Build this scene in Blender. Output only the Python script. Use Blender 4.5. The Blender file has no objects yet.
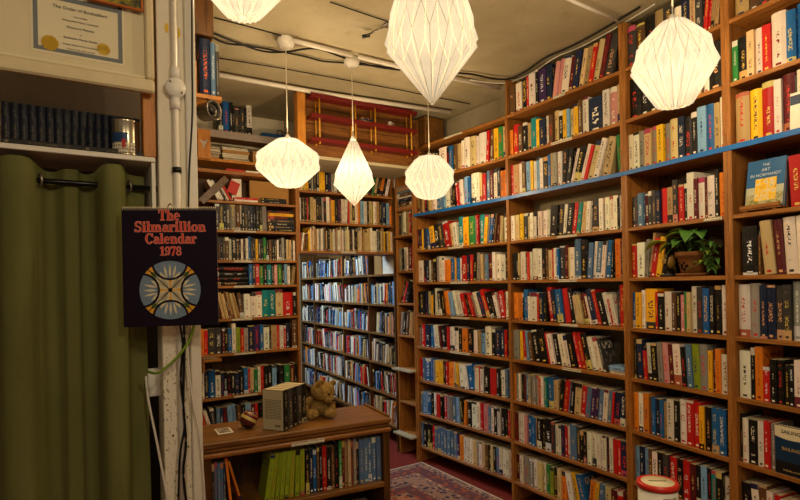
import bpy, bmesh, math, random
from mathutils import Matrix, Vector
R = random.Random(7)
SC = bpy.context.scene
COL = SC.collection
PI = math.pi
rad = math.radians

# ------------------------------------------------------------------ camera
EYE = 1.40
FPX = 533.0
HORY = 283.3
ROLL = 0.0200
cam = bpy.data.cameras.new('camera')
cam.sensor_width = 36.0
cam.lens = FPX / 800 * 36
cam.shift_y = (HORY - 250) / 800
cam.clip_start = 0.05
co = bpy.data.objects.new('camera', cam)
COL.objects.link(co)
_c, _s = math.cos(ROLL), math.sin(ROLL)
co.matrix_world = Matrix(((_c, _s, 0, 0), (0, 0, -1, 0), (-_s, _c, 0, EYE), (0, 0, 0, 1)))
SC.camera = co


def ray(px, py):
    a, b = (px - 400) / FPX, (HORY - py) / FPX
    return (a * _c + b * _s, 1.0, -a * _s + b * _c)


def hit(px, py, P, ang):
    """where the sight line of a photo point meets the upright plane through P running at angle ang"""
    r = ray(px, py)
    n = (-math.sin(ang), math.cos(ang))
    t = (P[0] * n[0] + P[1] * n[1]) / (r[0] * n[0] + r[1] * n[1])
    return Vector((r[0] * t, r[1] * t, EYE + r[2] * t))


def hitz(px, py, z):
    r = ray(px, py)
    t = (z - EYE) / r[2]
    return Vector((r[0] * t, r[1] * t, z))


def hitd(px, py, d):
    r = ray(px, py)
    return Vector((r[0] * d, d, EYE + r[2] * d))


def project(p):
    x, y, z = p[0], p[1], p[2] - EYE
    a = x * _c - z * _s
    b = x * _s + z * _c
    return 400 + FPX * a / y, HORY - FPX * b / y


# ------------------------------------------------------------------ materials
def srgb(h):
    h = h.lstrip('#')
    v = [int(h[i:i + 2], 16) / 255 for i in (0, 2, 4)]
    return tuple(c / 12.92 if c <= .04045 else ((c + .055) / 1.055) ** 2.4 for c in v)


class NT:
    def __init__(s, name):
        s.m = bpy.data.materials.new(name)
        s.m.use_nodes = True
        s.t = s.m.node_tree
        s.t.nodes.clear()
        s.out = s.t.nodes.new('ShaderNodeOutputMaterial')

    def n(s, typ, **kw):
        nd = s.t.nodes.new('ShaderNode' + typ)
        for k, v in kw.items():
            setattr(nd, k, v)
        return nd

    def put(s, sock, v):
        if v is None:
            return
        if isinstance(v, bpy.types.NodeSocket):
            s.t.links.new(v, sock)
        elif isinstance(v, (tuple, list)) and len(v) == 3 and sock.type == 'RGBA':
            sock.default_value = (*v, 1)
        else:
            sock.default_value = v

    def math(s, op, a, b=None, c=None):
        nd = s.n('Math', operation=op)
        for i, v in enumerate((a, b, c)):
            s.put(nd.inputs[i], v)
        return nd.outputs[0]

    def mix(s, f, a, b):
        nd = s.n('Mix', data_type='RGBA')
        s.put(nd.inputs[0], f)
        s.put(nd.inputs[6], a)
        s.put(nd.inputs[7], b)
        return nd.outputs[2]

    def noise(s, vec, scale, detail=3, rough=.55, dist=0):
        nd = s.n('TexNoise')
        s.put(nd.inputs['Vector'], vec)
        nd.inputs['Scale'].default_value = scale
        nd.inputs['Detail'].default_value = detail
        nd.inputs['Roughness'].default_value = rough
        nd.inputs['Distortion'].default_value = dist
        return nd.outputs['Fac']

    def ramp(s, f, *stops):
        nd = s.n('ValToRGB')
        e = nd.color_ramp.elements
        while len(e) < len(stops):
            e.new(.5)
        for el, (p, c) in zip(e, stops):
            el.position = p
            el.color = (*c, 1) if len(c) == 3 else c
        s.put(nd.inputs[0], f)
        return nd.outputs[0]

    def mapping(s, scale, src='Object', rot=(0, 0, 0)):
        tc = s.n('TexCoord')
        mp = s.n('Mapping')
        mp.inputs['Scale'].default_value = scale
        mp.inputs['Rotation'].default_value = rot
        s.t.links.new(tc.outputs[src], mp.inputs[0])
        return mp.outputs[0]

    def comb(s, x, y, z=0.0):
        nd = s.n('CombineXYZ')
        for i, v in enumerate((x, y, z)):
            s.put(nd.inputs[i], v)
        return nd.outputs[0]

    def bsdf(s, col, rough=.5, spec=.3, bump=None, bs=.2, metal=0, **kw):
        b = s.n('BsdfPrincipled')
        s.put(b.inputs['Base Color'], col)
        s.put(b.inputs['Roughness'], rough)
        s.put(b.inputs['Specular IOR Level'], spec)
        s.put(b.inputs['Metallic'], metal)
        for k, v in kw.items():
            s.put(b.inputs[k], v)
        if bump is not None:
            bp = s.n('Bump')
            bp.inputs['Strength'].default_value = bs
            bp.inputs['Distance'].default_value = .01
            s.put(bp.inputs['Height'], bump)
            s.t.links.new(bp.outputs[0], b.inputs['Normal'])
        s.t.links.new(b.outputs[0], s.out.inputs[0])
        return b


def plain(name, hexc, rough=.5, spec=.3, metal=0, var=.12, scale=40, bs=.0):
    k = NT(name)
    c = srgb(hexc)
    nz = k.noise(k.mapping((1, 1, 1)), scale)
    lo, hi = tuple(x * (1 - var) for x in c), tuple(min(1, x * (1 + var)) for x in c)
    k.bsdf(k.mix(nz, lo, hi), rough, spec, metal=metal, bump=nz if bs else None, bs=bs)
    return k.m


def wood(name, c1, c2, c3, scale, rough=.45, spec=.3):
    k = NT(name)
    v = k.mapping(scale)
    a = k.noise(v, 6, 5, .6, .6)
    b = k.noise(v, 30, 3, .7)
    w = k.noise(k.mapping((1, 1, 1)), 2.2, 3)
    f = k.math('ADD', k.math('MULTIPLY', a, .7), k.math('MULTIPLY', b, .3))
    col = k.ramp(f, (.3, srgb(c1)), (.5, srgb(c2)), (.72, srgb(c3)))
    col = k.mix(k.math('MULTIPLY', k.ramp(w, (.45, (0, 0, 0)), (.75, (1, 1, 1))), .35), col, srgb(c1))
    k.bsdf(col, rough, spec, bump=f, bs=.12)
    return k.m


M = {}
M['wood_x'] = wood('shelf_wood_long', '#653b10', '#9d642a', '#bb7e3c', (.9, 9, 9))
M['wood_z'] = wood('shelf_wood_upright', '#653b10', '#9d642a', '#bb7e3c', (9, 9, .9))
M['shaded_back_wood'] = wood('shaded_shelf_back', '#3f2812', '#5f401e', '#704e28', (9, 9, .9))  # back wood darkened, shade inside the shelves put into its colour
M['dwood_x'] = wood('dark_oak_long', '#43270e', '#7a4e1e', '#97682e', (.9, 9, 9), .38, .4)
M['dwood_z'] = wood('dark_oak_upright', '#301b09', '#573614', '#6c481e', (9, 9, .9), .38, .4)
M['rail_wood'] = wood('rail_wood', '#4a280e', '#8a5520', '#a56a2c', (.9, 9, 9), .38, .4)
M['plank'] = wood('bulkhead_planks', '#4a2a10', '#75481d', '#8a5a28', (1.2, 9, 9))
M['orangewood'] = wood('orange_pine', '#8a5014', '#b77428', '#c78838', (6, 6, 1.1))
M['blue_tape'] = plain('blue_tape', '#1667b0', .35, .4)
M['label_paper'] = plain('label_paper', '#d8ccae', .6)
M['white_metal'] = plain('painted_conduit', '#d9d0c0', .4, .4, var=.08)
M['white_plastic'] = plain('white_plastic', '#e2dccf', .35, .4, var=.05)
M['white_board'] = plain('white_laminate', '#d6cdbb', .4, .35, var=.06)
M['black_cable'] = plain('black_cable', '#0c0b0a', .5, .3)
M['black_metal'] = plain('black_metal', '#111010', .3, .5, metal=.3)
M['dark_plastic'] = plain('dark_plastic', '#1d1a18', .4, .4)
M['grey_metal'] = plain('grey_metal', '#8b8276', .3, .5, metal=.8)
M['tin_metal'] = plain('tin_metal', '#b9ab90', .25, .5, metal=.9)
M['cream_cloth'] = plain('lamp_flex', '#cfc4ac', .6)
M['red_paint'] = plain('red_paint', '#64110e', .4, .4)
M['yellow_rod'] = plain('yellow_rod', '#b88018', .4, .4)
M['gap_shade'] = plain('recess_shade', '#231e19', .8, .1, var=.3, scale=6)  # dark colour painting the unlit gap behind the curtain
M['grey_front'] = plain('grey_front', '#97887c', .6, .2)
M['shaded_back'] = plain('shaded_back', '#6a6056', .7, .1)  # cupboard back greyed, its shadow put into the colour
M['cardboard'] = plain('cardboard', '#a77b45', .8, .1, var=.12, scale=8)
M['red_card'] = plain('red_card', '#b3241c', .5)
M['white_card'] = plain('white_card', '#ded5c2', .6)
M['rope'] = plain('green_rope', '#6f8a2c', .7, .1, var=.35, scale=160)
M['gold'] = plain('gold_seal', '#e6bc20', .4, .4, var=.25, scale=120)
M['mat_board'] = plain('cream_mat', '#d9c9a2', .7, .1, var=.04)
M['frame_paint'] = plain('frame_paint', '#d2bf94', .45, .3, var=.12, scale=20)
M['orange_frame'] = plain('orange_frame', '#b45a14', .4)
M['cream_paper'] = plain('cream_paper', '#e0d3ae', .7, .1, var=.04)
M['ink_blue'] = plain('blue_ink', '#6f7270', .6, var=.5, scale=260)
M['ink_dark'] = plain('dark_ink', '#3b3a38', .6)
M['red_ink'] = plain('calendar_red', '#e8503c', .6, .1, var=.08)
M['peach_ink'] = plain('calendar_peach', '#f0a890', .6, .1, var=.05)
M['cal_dark'] = plain('calendar_plum', '#190b1c', .6, .12, var=.15)
M['rw_blue'] = plain('rose_blue', '#76889a', .5, .2, var=.3, scale=150)
M['rw_orange'] = plain('rose_orange', '#eba630', .5, .2, var=.25, scale=150)
M['rw_cream'] = plain('rose_cream', '#d9cba6', .5, .2, var=.2, scale=150)
M['rw_green'] = plain('rose_green', '#5f6f34', .5, .2, var=.2, scale=150)
M['fur_red'] = plain('red_ribbon', '#a31c14', .5)
M['eye'] = plain('bear_eye', '#0d0806', .15, .5)
M['terracotta'] = plain('terracotta', '#7e5028', .7, .2, var=.2, scale=25, bs=.1)
M['soil'] = plain('soil', '#20150d', .9, .1, var=.4, scale=120)
M['leaf'] = plain('leaf_green', '#4c7a30', .4, .35, var=.4, scale=30)
M['leaf_light'] = plain('leaf_lime', '#9ab43a', .4, .35, var=.3, scale=30)
M['stem'] = plain('stem_green', '#35521c', .5)
M['ochre'] = plain('carved_ochre', '#8a6a2c', .4, .3, var=.4, scale=60)
M['rim_red'] = plain('tin_red_rim', '#c92a1c', .3, .4, var=.06)
M['tin_top'] = plain('tin_cream_top', '#e9dcb4', .35, .3, var=.04)
M['rug_fringe'] = plain('rug_fringe', '#b9a68c', .9, .05)


def book_material():
    k = NT('book_cover')
    cv = k.n('Attribute', attribute_name='cover')
    ik = k.n('Attribute', attribute_name='ink')
    uv1 = k.n('UVMap', uv_map='UVMap')
    uv2 = k.n('UVMap', uv_map='UVSeed')
    s1 = k.n('SeparateXYZ')
    s2 = k.n('SeparateXYZ')
    k.t.links.new(uv1.outputs[0], s1.inputs[0])
    k.t.links.new(uv2.outputs[0], s2.inputs[0])
    u, v, w, sd = s1.outputs[0], s1.outputs[1], s2.outputs[0], s2.outputs[1]

    def rnd(mul):
        return k.math('FRACT', k.math('MULTIPLY', sd, mul))

    def band(x, a, b):
        return k.math('MULTIPLY', k.math('GREATER_THAN', x, a), k.math('LESS_THAN', x, b))
    # running title along the spine
    a = k.math('ADD', .16, k.math('MULTIPLY', rnd(13.7), .2))
    b = k.math('ADD', .62, k.math('MULTIPLY', rnd(29.3), .3))
    gl = k.noise(k.comb(k.math('ADD', k.math('MULTIPLY', w, 3.6), k.math('MULTIPLY', sd, 50)), k.math('MULTIPLY', u, 2.4)), 2.0, 1, .5)
    gap = k.noise(k.comb(k.math('ADD', k.math('MULTIPLY', w, .55), k.math('MULTIPLY', sd, 91)), 3.1), 1.0, 0)
    half = k.math('ADD', .1, k.math('MULTIPLY', rnd(7.1), .14))
    cent = k.math('LESS_THAN', k.math('ABSOLUTE', k.math('SUBTRACT', u, .5)), half)
    title = k.math('MULTIPLY', k.math('MULTIPLY', band(v, a, b), cent), k.math('MULTIPLY', k.math('GREATER_THAN', gl, .53), k.math('GREATER_THAN', gap, .42)))
    # coloured end band or panel
    hasb = k.math('GREATER_THAN', rnd(41.9), .66)
    top = k.math('GREATER_THAN', v, k.math('ADD', .84, k.math('MULTIPLY', rnd(17.7), .12)))
    low = k.math('LESS_THAN', v, k.math('MULTIPLY', rnd(23.9), .26))
    sel = k.math('GREATER_THAN', rnd(57.1), .5)
    bandm = k.math('MULTIPLY', hasb, k.math('ADD', k.math('MULTIPLY', sel, top), k.math('MULTIPLY', k.math('SUBTRACT', 1, sel), low)))
    logo = k.math('MULTIPLY', k.math('LESS_THAN', k.math('ABSOLUTE', k.math('SUBTRACT', v, .055)), .022), k.math('LESS_THAN', k.math('ABSOLUTE', k.math('SUBTRACT', u, .5)), .2))
    isp = band(u, -.01, 1.01)
    ink = k.math('MULTIPLY', isp, k.math('MAXIMUM', title, logo))
    bm = k.math('MULTIPLY', isp, bandm)
    # printed cover boards
    isc = k.math('GREATER_THAN', u, 1.5)
    uu = k.math('SUBTRACT', u, 2)
    cg = k.noise(k.comb(k.math('ADD', k.math('MULTIPLY', uu, 16), k.math('MULTIPLY', sd, 77)), k.math('MULTIPLY', v, 9)), 1, 2)
    ctitle = k.math('MULTIPLY', k.math('MULTIPLY', band(v, .68, .9), band(uu, .12, .88)), k.math('GREATER_THAN', cg, .54))
    pic = k.noise(k.comb(k.math('ADD', k.math('MULTIPLY', uu, 4), k.math('MULTIPLY', sd, 37)), k.math('MULTIPLY', v, 5)), 1, 4)
    cpic = k.math('MULTIPLY', k.math('MULTIPLY', band(v, .08, .6), band(uu, .08, .92)), k.math('GREATER_THAN', pic, .56))
    cm = k.math('MULTIPLY', isc, k.math('MAXIMUM', ctitle, k.math('MULTIPLY', cpic, k.math('MULTIPLY', rnd(3.3), .6))))
    base = cv.outputs['Color']
    hs = k.n('HueSaturation')
    k.put(hs.inputs['Hue'], k.math('ADD', .46, k.math('MULTIPLY', rnd(5.3), .08)))
    hs.inputs['Saturation'].default_value = .9
    hs.inputs['Value'].default_value = .8
    k.put(hs.inputs['Color'], ik.outputs['Color'])
    col = k.mix(bm, base, hs.outputs[0])
    inkc = k.mix(bm, ik.outputs['Color'], base)
    col = k.mix(k.math('MAXIMUM', ink, cm), col, inkc)
    wear = k.noise(k.mapping((1, 1, 1)), 60, 3)
    col = k.mix(k.math('MULTIPLY', k.ramp(wear, (.5, (0, 0, 0)), (.85, (1, 1, 1))), .12), col, srgb('#9a8a70'))
    k.bsdf(col, .5, .22)
    return k.m


M['cover'] = book_material()


def page_material():
    k = NT('book_pages')
    v = k.mapping((700, 4, 4))
    f = k.noise(v, 1, 2)
    col = k.ramp(f, (.3, srgb('#a8946a')), (.7, srgb('#d8c9a2')))
    k.bsdf(col, .85, .1)
    return k.m


M['pages'] = page_material()


def shade_material():
    k = NT('lamp_paper')
    v = k.mapping((1, 1, 1))
    f = k.noise(v, 90, 3)
    tr = k.n('BsdfTranslucent')
    k.put(tr.inputs[0], k.mix(f, (.0058, .0058, .0054), (.0074, .0074, .0069)))
    df = k.n('BsdfDiffuse')
    df.inputs[0].default_value = (.06, .055, .045, 1)
    em = k.n('Emission')
    k.put(em.inputs[0], k.mix(f, srgb('#ffe6bc'), srgb('#fff0d0')))
    em.inputs[1].default_value = SHADE_EMIT
    tp = k.n('BsdfTransparent')
    tp.inputs[0].default_value = (1, .9, .74, 1)
    a1 = k.n('AddShader')
    a2 = k.n('AddShader')
    mx = k.n('MixShader')
    k.t.links.new(tr.outputs[0], a1.inputs[0])
    k.t.links.new(df.outputs[0], a1.inputs[1])
    k.t.links.new(a1.outputs[0], a2.inputs[0])
    k.t.links.new(em.outputs[0], a2.inputs[1])
    mx.inputs[0].default_value = .2
    k.t.links.new(a2.outputs[0], mx.inputs[1])
    k.t.links.new(tp.outputs[0], mx.inputs[2])
    k.t.links.new(mx.outputs[0], k.out.inputs[0])
    return k.m


SHADE_EMIT = .36
M['shade'] = shade_material()
M['fold'] = plain('fold_line_shade', '#a88c5c', .8, .1)  # darker colour for thin tubes that draw shading along the folds


def ceiling_material():
    k = NT('ceiling_plaster')
    v = k.mapping((1, 1, 1))
    a = k.noise(v, 1.6, 5, .6)
    b = k.noise(v, 14, 4, .6)
    col = k.ramp(a, (.3, srgb('#958868')), (.55, srgb('#a99c7e')), (.75, srgb('#b6aa8e')))
    col = k.mix(k.math('MULTIPLY', k.ramp(b, (.58, (0, 0, 0)), (.8, (1, 1, 1))), .3), col, srgb('#7c6a4a'))
    k.bsdf(col, .8, .1, bump=b, bs=.25)
    return k.m


M['ceiling'] = ceiling_material()
M['wallpaint'] = ceiling_material()
M['wallpaint'].name = 'wall_plaster'
M['lit_wall'] = plain('lit_wall_plaster', '#e2d6b8', .8, .1, var=.06, scale=5)  # wall colour lightened to stand in for lamplight


def column_material():
    k = NT('peeling_paint')
    v = k.mapping((1, 1, 1))
    sp = k.noise(k.mapping((1.6, 1.6, .7)), 75, 4, .7)
    big = k.noise(v, 7, 4)
    geo = k.n('NewGeometry')
    sx = k.n('SeparateXYZ')
    k.t.links.new(geo.outputs['Position'], sx.inputs[0])
    low = k.n('MapRange')
    low.inputs[1].default_value = 1.75
    low.inputs[2].default_value = 1.1
    low.inputs[3].default_value = .2
    low.inputs[4].default_value = .02
    k.put(low.inputs[0], sx.outputs[2])
    m1 = k.math('GREATER_THAN', sp, k.math('ADD', .575, low.outputs[0]))
    m2 = k.math('GREATER_THAN', big, k.math('ADD', .66, low.outputs[0]))
    base = k.mix(big, srgb('#e6d9bc'), srgb('#f0e6cf'))
    col = k.mix(m2, base, srgb('#b08a4e'))
    col = k.mix(m1, col, srgb('#4a2f18'))
    k.bsdf(col, .55, .25, bump=sp, bs=.2)
    return k.m


M['column'] = column_material()


def velvet_material():
    k = NT('green_velvet')
    f = k.noise(k.mapping((1, 1, .35)), 9, 4)
    g = k.noise(k.mapping((1, 1, 1)), 120, 2)
    col = k.mix(f, srgb('#53532a'), srgb('#777544'))
    k.bsdf(col, .85, .1, bump=g, bs=.1, **{'Sheen Weight': .25, 'Sheen Roughness': .4, 'Sheen Tint': (*srgb('#8f8a48'), 1)})
    return k.m


M['velvet'] = velvet_material()


def fur_material():
    k = NT('bear_plush')
    f = k.noise(k.mapping((1, 1, 1)), 90, 4, .7)
    g = k.noise(k.mapping((1, 1, 1)), 260, 3, .7)
    col = k.ramp(f, (.3, srgb('#7a5a2c')), (.55, srgb('#b08c4c')), (.8, srgb('#cfae70')))
    k.bsdf(col, .9, .1, bump=k.math('ADD', f, g), bs=.9)
    return k.m


M['fur'] = fur_material()


def rug_material():
    k = NT('persian_rug')
    tc = k.n('TexCoord')
    s = k.n('SeparateXYZ')
    k.t.links.new(tc.outputs['Object'], s.inputs[0])
    # local x runs inward from the long edge, local y inward from the far edge
    e = k.math('MINIMUM', s.outputs[0], s.outputs[1])
    mo = k.n('TexVoronoi')
    k.put(mo.inputs['Vector'], k.mapping((1, 1, 0)))
    mo.inputs['Scale'].default_value = 26
    mot = k.math('GREATER_THAN', mo.outputs['Distance'], .42)
    mo2 = k.noise(k.mapping((1, 1, 0)), 60, 3)
    speck = k.math('GREATER_THAN', mo2, .55)
    red, navy, tan = srgb('#96523f'), srgb('#3a3a48'), srgb('#b88a6c')
    bands = [(0, .03, tan), (.03, .06, navy), (.06, .16, red), (.16, .19, tan), (.19, .30, navy), (.30, .33, tan), (.33, .42, red), (.42, .45, navy)]
    col = k.mix(mot, red, srgb('#b07a5e'))
    for a, b, c in bands:
        m = k.math('MULTIPLY', k.math('GREATER_THAN', e, a), k.math('LESS_THAN', e, b))
        alt = navy if c != navy else tan
        col = k.mix(m, col, k.mix(k.math('MULTIPLY', mot, .65), c, alt))
    col = k.mix(k.math('MULTIPLY', speck, .35), col, srgb('#8a5048'))
    k.bsdf(col, .95, .05, bump=mo2, bs=.3)
    return k.m


M['rug'] = rug_material()


def floor_material():
    k = NT('red_carpet')
    f = k.noise(k.mapping((1, 1, 1)), 90, 3, .7)
    col = k.ramp(f, (.35, srgb('#521c18')), (.55, srgb('#7e3026')), (.7, srgb('#9a4a42')))
    k.bsdf(col, .95, .05, bump=f, bs=.3)
    return k.m


M['floor'] = floor_material()


def print_material(name, bg, fg, scale=(60, 60, 60), thr=.52, a2=None):
    """paper with rows of small marks"""
    k = NT(name)
    tc = k.n('TexCoord')
    s = k.n('SeparateXYZ')
    k.t.links.new(tc.outputs['Object'], s.inputs[0])
    x, z = s.outputs[0], s.outputs[2]
    row = k.math('FRACT', k.math('MULTIPLY', z, scale[2]))
    inrow = k.math('GREATER_THAN', row, .45)
    nz = k.noise(k.comb(k.math('MULTIPLY', x, scale[0] * 6), k.math('FLOOR', k.math('MULTIPLY', z, scale[2]))), 1, 1)
    m = k.math('MULTIPLY', inrow, k.math('GREATER_THAN', nz, thr))
    col = k.mix(m, srgb(bg), srgb(fg))
    k.bsdf(col, .6, .2)
    return k.m


M['printed_back'] = print_material('printed_back_cover', '#d6c69e', '#8c8066', (120, 1, 130), .47)
M['label_print'] = print_material('printed_label', '#d9cdb0', '#4c463c', (60, 1, 90), .5)
M['newsprint'] = print_material('magazine_print', '#a99a80', '#4a4038', (30, 1, 55), .5)


def picture_material(name, cols, scale=30):
    k = NT(name)
    f = k.noise(k.mapping((1, 1, 1)), scale, 4, .6, .5)
    st = [(.25 + .5 * i / max(1, len(cols) - 1), srgb(c)) for i, c in enumerate(cols)]
    col = k.ramp(f, *st)
    k.bsdf(col, .45, .3)
    return k.m


M['pic_garden'] = picture_material('garden_picture', ['#14140c', '#3c3a16', '#8a7a1c', '#b89a20'], 40)
M['pic_flowers'] = picture_material('flower_picture', ['#3a4a22', '#e0a818', '#f0c020', '#d8d0b8', '#4a5a30'], 55)
M['pic_field'] = picture_material('field_picture', ['#5c6228', '#8a8440', '#b8b08a', '#4a4a2a'], 60)
M['pic_card'] = picture_material('card_picture', ['#d8ccb4', '#a89880', '#3c3834', '#8a2c20'], 90)
M['ball'] = None


def ball_material():
    k = NT('striped_ball')
    tc = k.n('TexCoord')
    s = k.n('SeparateXYZ')
    k.t.links.new(tc.outputs['Object'], s.inputs[0])
    z = k.math('MULTIPLY', s.outputs[2], 1 / .036)
    nd = k.n('ValToRGB')
    nd.color_ramp.interpolation = 'CONSTANT'
    e = nd.color_ramp.elements
    st = [(0, '#2a1410'), (.2, '#5a1814'), (.27, '#1c1410'), (.33, '#6a1c16'), (.4, '#1a1410'), (.46, '#c8a860'), (.64, '#2a1610'), (.7, '#7a2018'), (.8, '#9a7a40'), (.86, '#5a1814')]
    while len(e) < len(st):
        e.new(.5)
    for el, (p, c) in zip(e, st):
        el.position = p
        el.color = (*srgb(c), 1)
    k.put(nd.inputs[0], k.math('ADD', .5, k.math('MULTIPLY', z, .5)))
    k.bsdf(nd.outputs[0], .25, .45)
    return k.m


M['ball'] = ball_material()

# ------------------------------------------------------------------ mesh helpers


def link(name, me, mat, parent=None, loc=None, rot=None, mw=None):
    o = bpy.data.objects.new(name, me)
    COL.objects.link(o)
    if mat is not None:
        for m in (mat if isinstance(mat, (list, tuple)) else [mat]):
            me.materials.append(m)
    if parent is not None:
        o.parent = parent
    if mw is not None:
        o.matrix_world = mw
    else:
        if loc is not None:
            o.location = loc
        if rot is not None:
            o.rotation_euler = rot
    return o


def bm_obj(name, bm, mat, parent=None, smooth=False, **kw):
    bmesh.ops.recalc_face_normals(bm, faces=bm.faces)
    me = bpy.data.meshes.new(name)
    bm.to_mesh(me)
    bm.free()
    if smooth:
        for p in me.polygons:
            p.use_smooth = True
    return link(name, me, mat, parent, **kw)


def add_box(bm, x0, x1, y0, y1, z0, z1, bev=0.0, mw=None):
    v = [bm.verts.new((x, y, z)) for z in (z0, z1) for y in (y0, y1) for x in (x0, x1)]
    f = [bm.faces.new([v[i] for i in q]) for q in ((0, 2, 3, 1), (4, 5, 7, 6), (0, 1, 5, 4), (2, 6, 7, 3), (0, 4, 6, 2), (1, 3, 7, 5))]
    if bev:
        es = list({e for q in f for e in q.edges})
        r = bmesh.ops.bevel(bm, geom=es, offset=bev, segments=1, affect='EDGES', clamp_overlap=True)
        v = list({w for q in r['faces'] for w in q.verts})
        # every vertex of the new box
        seen, st = set(v), list(v)
        while st:
            a = st.pop()
            for e in a.link_edges:
                b = e.other_vert(a)
                if b not in seen:
                    seen.add(b)
                    st.append(b)
        v = list(seen)
    if mw is not None:
        bmesh.ops.transform(bm, matrix=mw, verts=v)
    return v


def box(name, parent, x0, x1, y0, y1, z0, z1, mat, bev=.0015, mw=None, **kw):
    bm = bmesh.new()
    add_box(bm, x0, x1, y0, y1, z0, z1, bev, mw)
    return bm_obj(name, bm, mat, parent, **kw)


def add_lathe(bm, prof, seg=24, mw=None):
    rings = []
    new = []
    for r, z in prof:
        if r < 1e-6:
            v = bm.verts.new((0, 0, z))
            rings.append([v])
            new.append(v)
        else:
            ring = [bm.verts.new((r * math.cos(2 * PI * i / seg), r * math.sin(2 * PI * i / seg), z)) for i in range(seg)]
            rings.append(ring)
            new += ring
    for a, b in zip(rings, rings[1:]):
        for i in range(seg):
            j = (i + 1) % seg
            if len(a) == 1 and len(b) == 1:
                continue
            if len(a) == 1:
                bm.faces.new((a[0], b[i], b[j]))
            elif len(b) == 1:
                bm.faces.new((a[i], a[j], b[0]))
            else:
                bm.faces.new((a[i], a[j], b[j], b[i]))
    if mw is not None:
        bmesh.ops.transform(bm, matrix=mw, verts=new)
    return new


def lathe(name, parent, prof, mat, seg=24, smooth=True, mw=None, **kw):
    bm = bmesh.new()
    add_lathe(bm, prof, seg, mw)
    return bm_obj(name, bm, mat, parent, smooth=smooth, **kw)


def add_tube(bm, pts, r, seg=8, rad_end=None):
    pts = [Vector(p) for p in pts]
    rings = []
    up = Vector((0, 0, 1))
    for i, p in enumerate(pts):
        t = (pts[min(i + 1, len(pts) - 1)] - pts[max(i - 1, 0)]).normalized()
        a = t.cross(up)
        if a.length < 1e-3:
            a = t.cross(Vector((1, 0, 0)))
        a.normalize()
        b = a.cross(t)
        rr = r if rad_end is None else r + (rad_end - r) * i / (len(pts) - 1)
        rings.append([bm.verts.new(p + a * rr * math.cos(2 * PI * k / seg) + b * rr * math.sin(2 * PI * k / seg)) for k in range(seg)])
    for A, B in zip(rings, rings[1:]):
        for k in range(seg):
            j = (k + 1) % seg
            bm.faces.new((A[k], A[j], B[j], B[k]))
    bm.faces.new(rings[0][::-1])
    bm.faces.new(rings[-1])


def smooth_pts(pts, n=6):
    pts = [Vector(p) for p in pts]
    out = []
    for i in range(len(pts) - 1):
        p0, p1, p2, p3 = pts[max(i - 1, 0)], pts[i], pts[i + 1], pts[min(i + 2, len(pts) - 1)]
        for k in range(n):
            t = k / n
            out.append(.5 * ((2 * p1) + (p2 - p0) * t + (2 * p0 - 5 * p1 + 4 * p2 - p3) * t * t + (3 * p1 - p0 - 3 * p2 + p3) * t ** 3))
    out.append(pts[-1])
    return out


def tube(name, parent, pts, r, mat, seg=8, curve=0, **kw):
    bm = bmesh.new()
    add_tube(bm, smooth_pts(pts, curve) if curve else pts, r, seg)
    return bm_obj(name, bm, mat, parent, smooth=True, **kw)


def tag(o, label, cat, group=None):
    o['label'] = label
    o['category'] = cat
    if group:
        o['group'] = group
    return o


def thing(name, label, cat, loc=(0, 0, 0), rz=0.0, group=None, mw=None):
    o = bpy.data.objects.new(name, None)
    o.empty_display_size = .1
    COL.objects.link(o)
    if mw is not None:
        o.matrix_world = mw
    else:
        o.location = loc
        o.rotation_euler = (0, 0, rz)
    return tag(o, label, cat, group)


def struct(o):
    o['kind'] = 'structure'
    return o


class Frame:
    """local x to the right along a front, local y into it, z up"""
    def __init__(s, P, ang):
        s.P, s.a = Vector((P[0], P[1], 0)), ang
        s.m = Matrix.Translation(s.P) @ Matrix.Rotation(ang, 4, 'Z')
        s.inv = s.m.inverted()

    def sh(s, y):
        q = s.m @ Vector((0, y, 0))
        return Frame((q.x, q.y), s.a)

    def w(s, x, y, z):
        return s.m @ Vector((x, y, z))

    def lx(s, px, py=None):
        """local x on the front plane seen at photo point px, py"""
        if py is None:
            py = HORY - .02 * (px - 400)
        return (s.inv @ hit(px, py, s.P, s.a)).x

    def lz(s, px, py):
        return hit(px, py, s.P, s.a).z


def two(P, Q):
    d = Vector((Q[0] - P[0], Q[1] - P[1]))
    return Frame(P, math.atan2(d.y, d.x)), d.length


# ------------------------------------------------------------------ layout of the place
VANG = rad(32)
PA, PB, PC, PD = (.117, 4.19), (.695, 3.40), (1.1385, 2.685), (1.361, 2.202)
PE = (PD[0] + .62 * .4205, PD[1] - .62 * .9073)
LEV = [2.455, 2.195, 1.94, 1.655, 1.405, 1.154, .905, .643, .385, .127]
CEIL = 2.70
FB = [two(PA, PB), two(PB, PC), two(PC, PD), two(PD, PE)]
BACKP = (-.04, 4.45)
pL = hit(193, 287, BACKP, VANG)
pM = hit(299.5, 285, BACKP, VANG)
pR = hit(396, 283, BACKP, VANG)
FL = Frame((pL.x, pL.y), VANG)
WL = (pM - pL).length
FH = Frame((pM.x, pM.y), VANG)
WH = (pR - pM).length
F0, W0 = two((-1.235, 6.60), (-.045, 4.44))
FN, WN = two((-.03, 4.40), (PA[0] - .004, PA[1] + .006))

# ------------------------------------------------------------------ room shell
fl = box('floor', None, -4, 3, -2.5, 8.2, -.1, 0, M['floor'], 0)
struct(fl)
ce = box('ceiling', None, -4, 3, -2.5, 8.2, CEIL, CEIL + .1, M['ceiling'], 0)
struct(ce)


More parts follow.
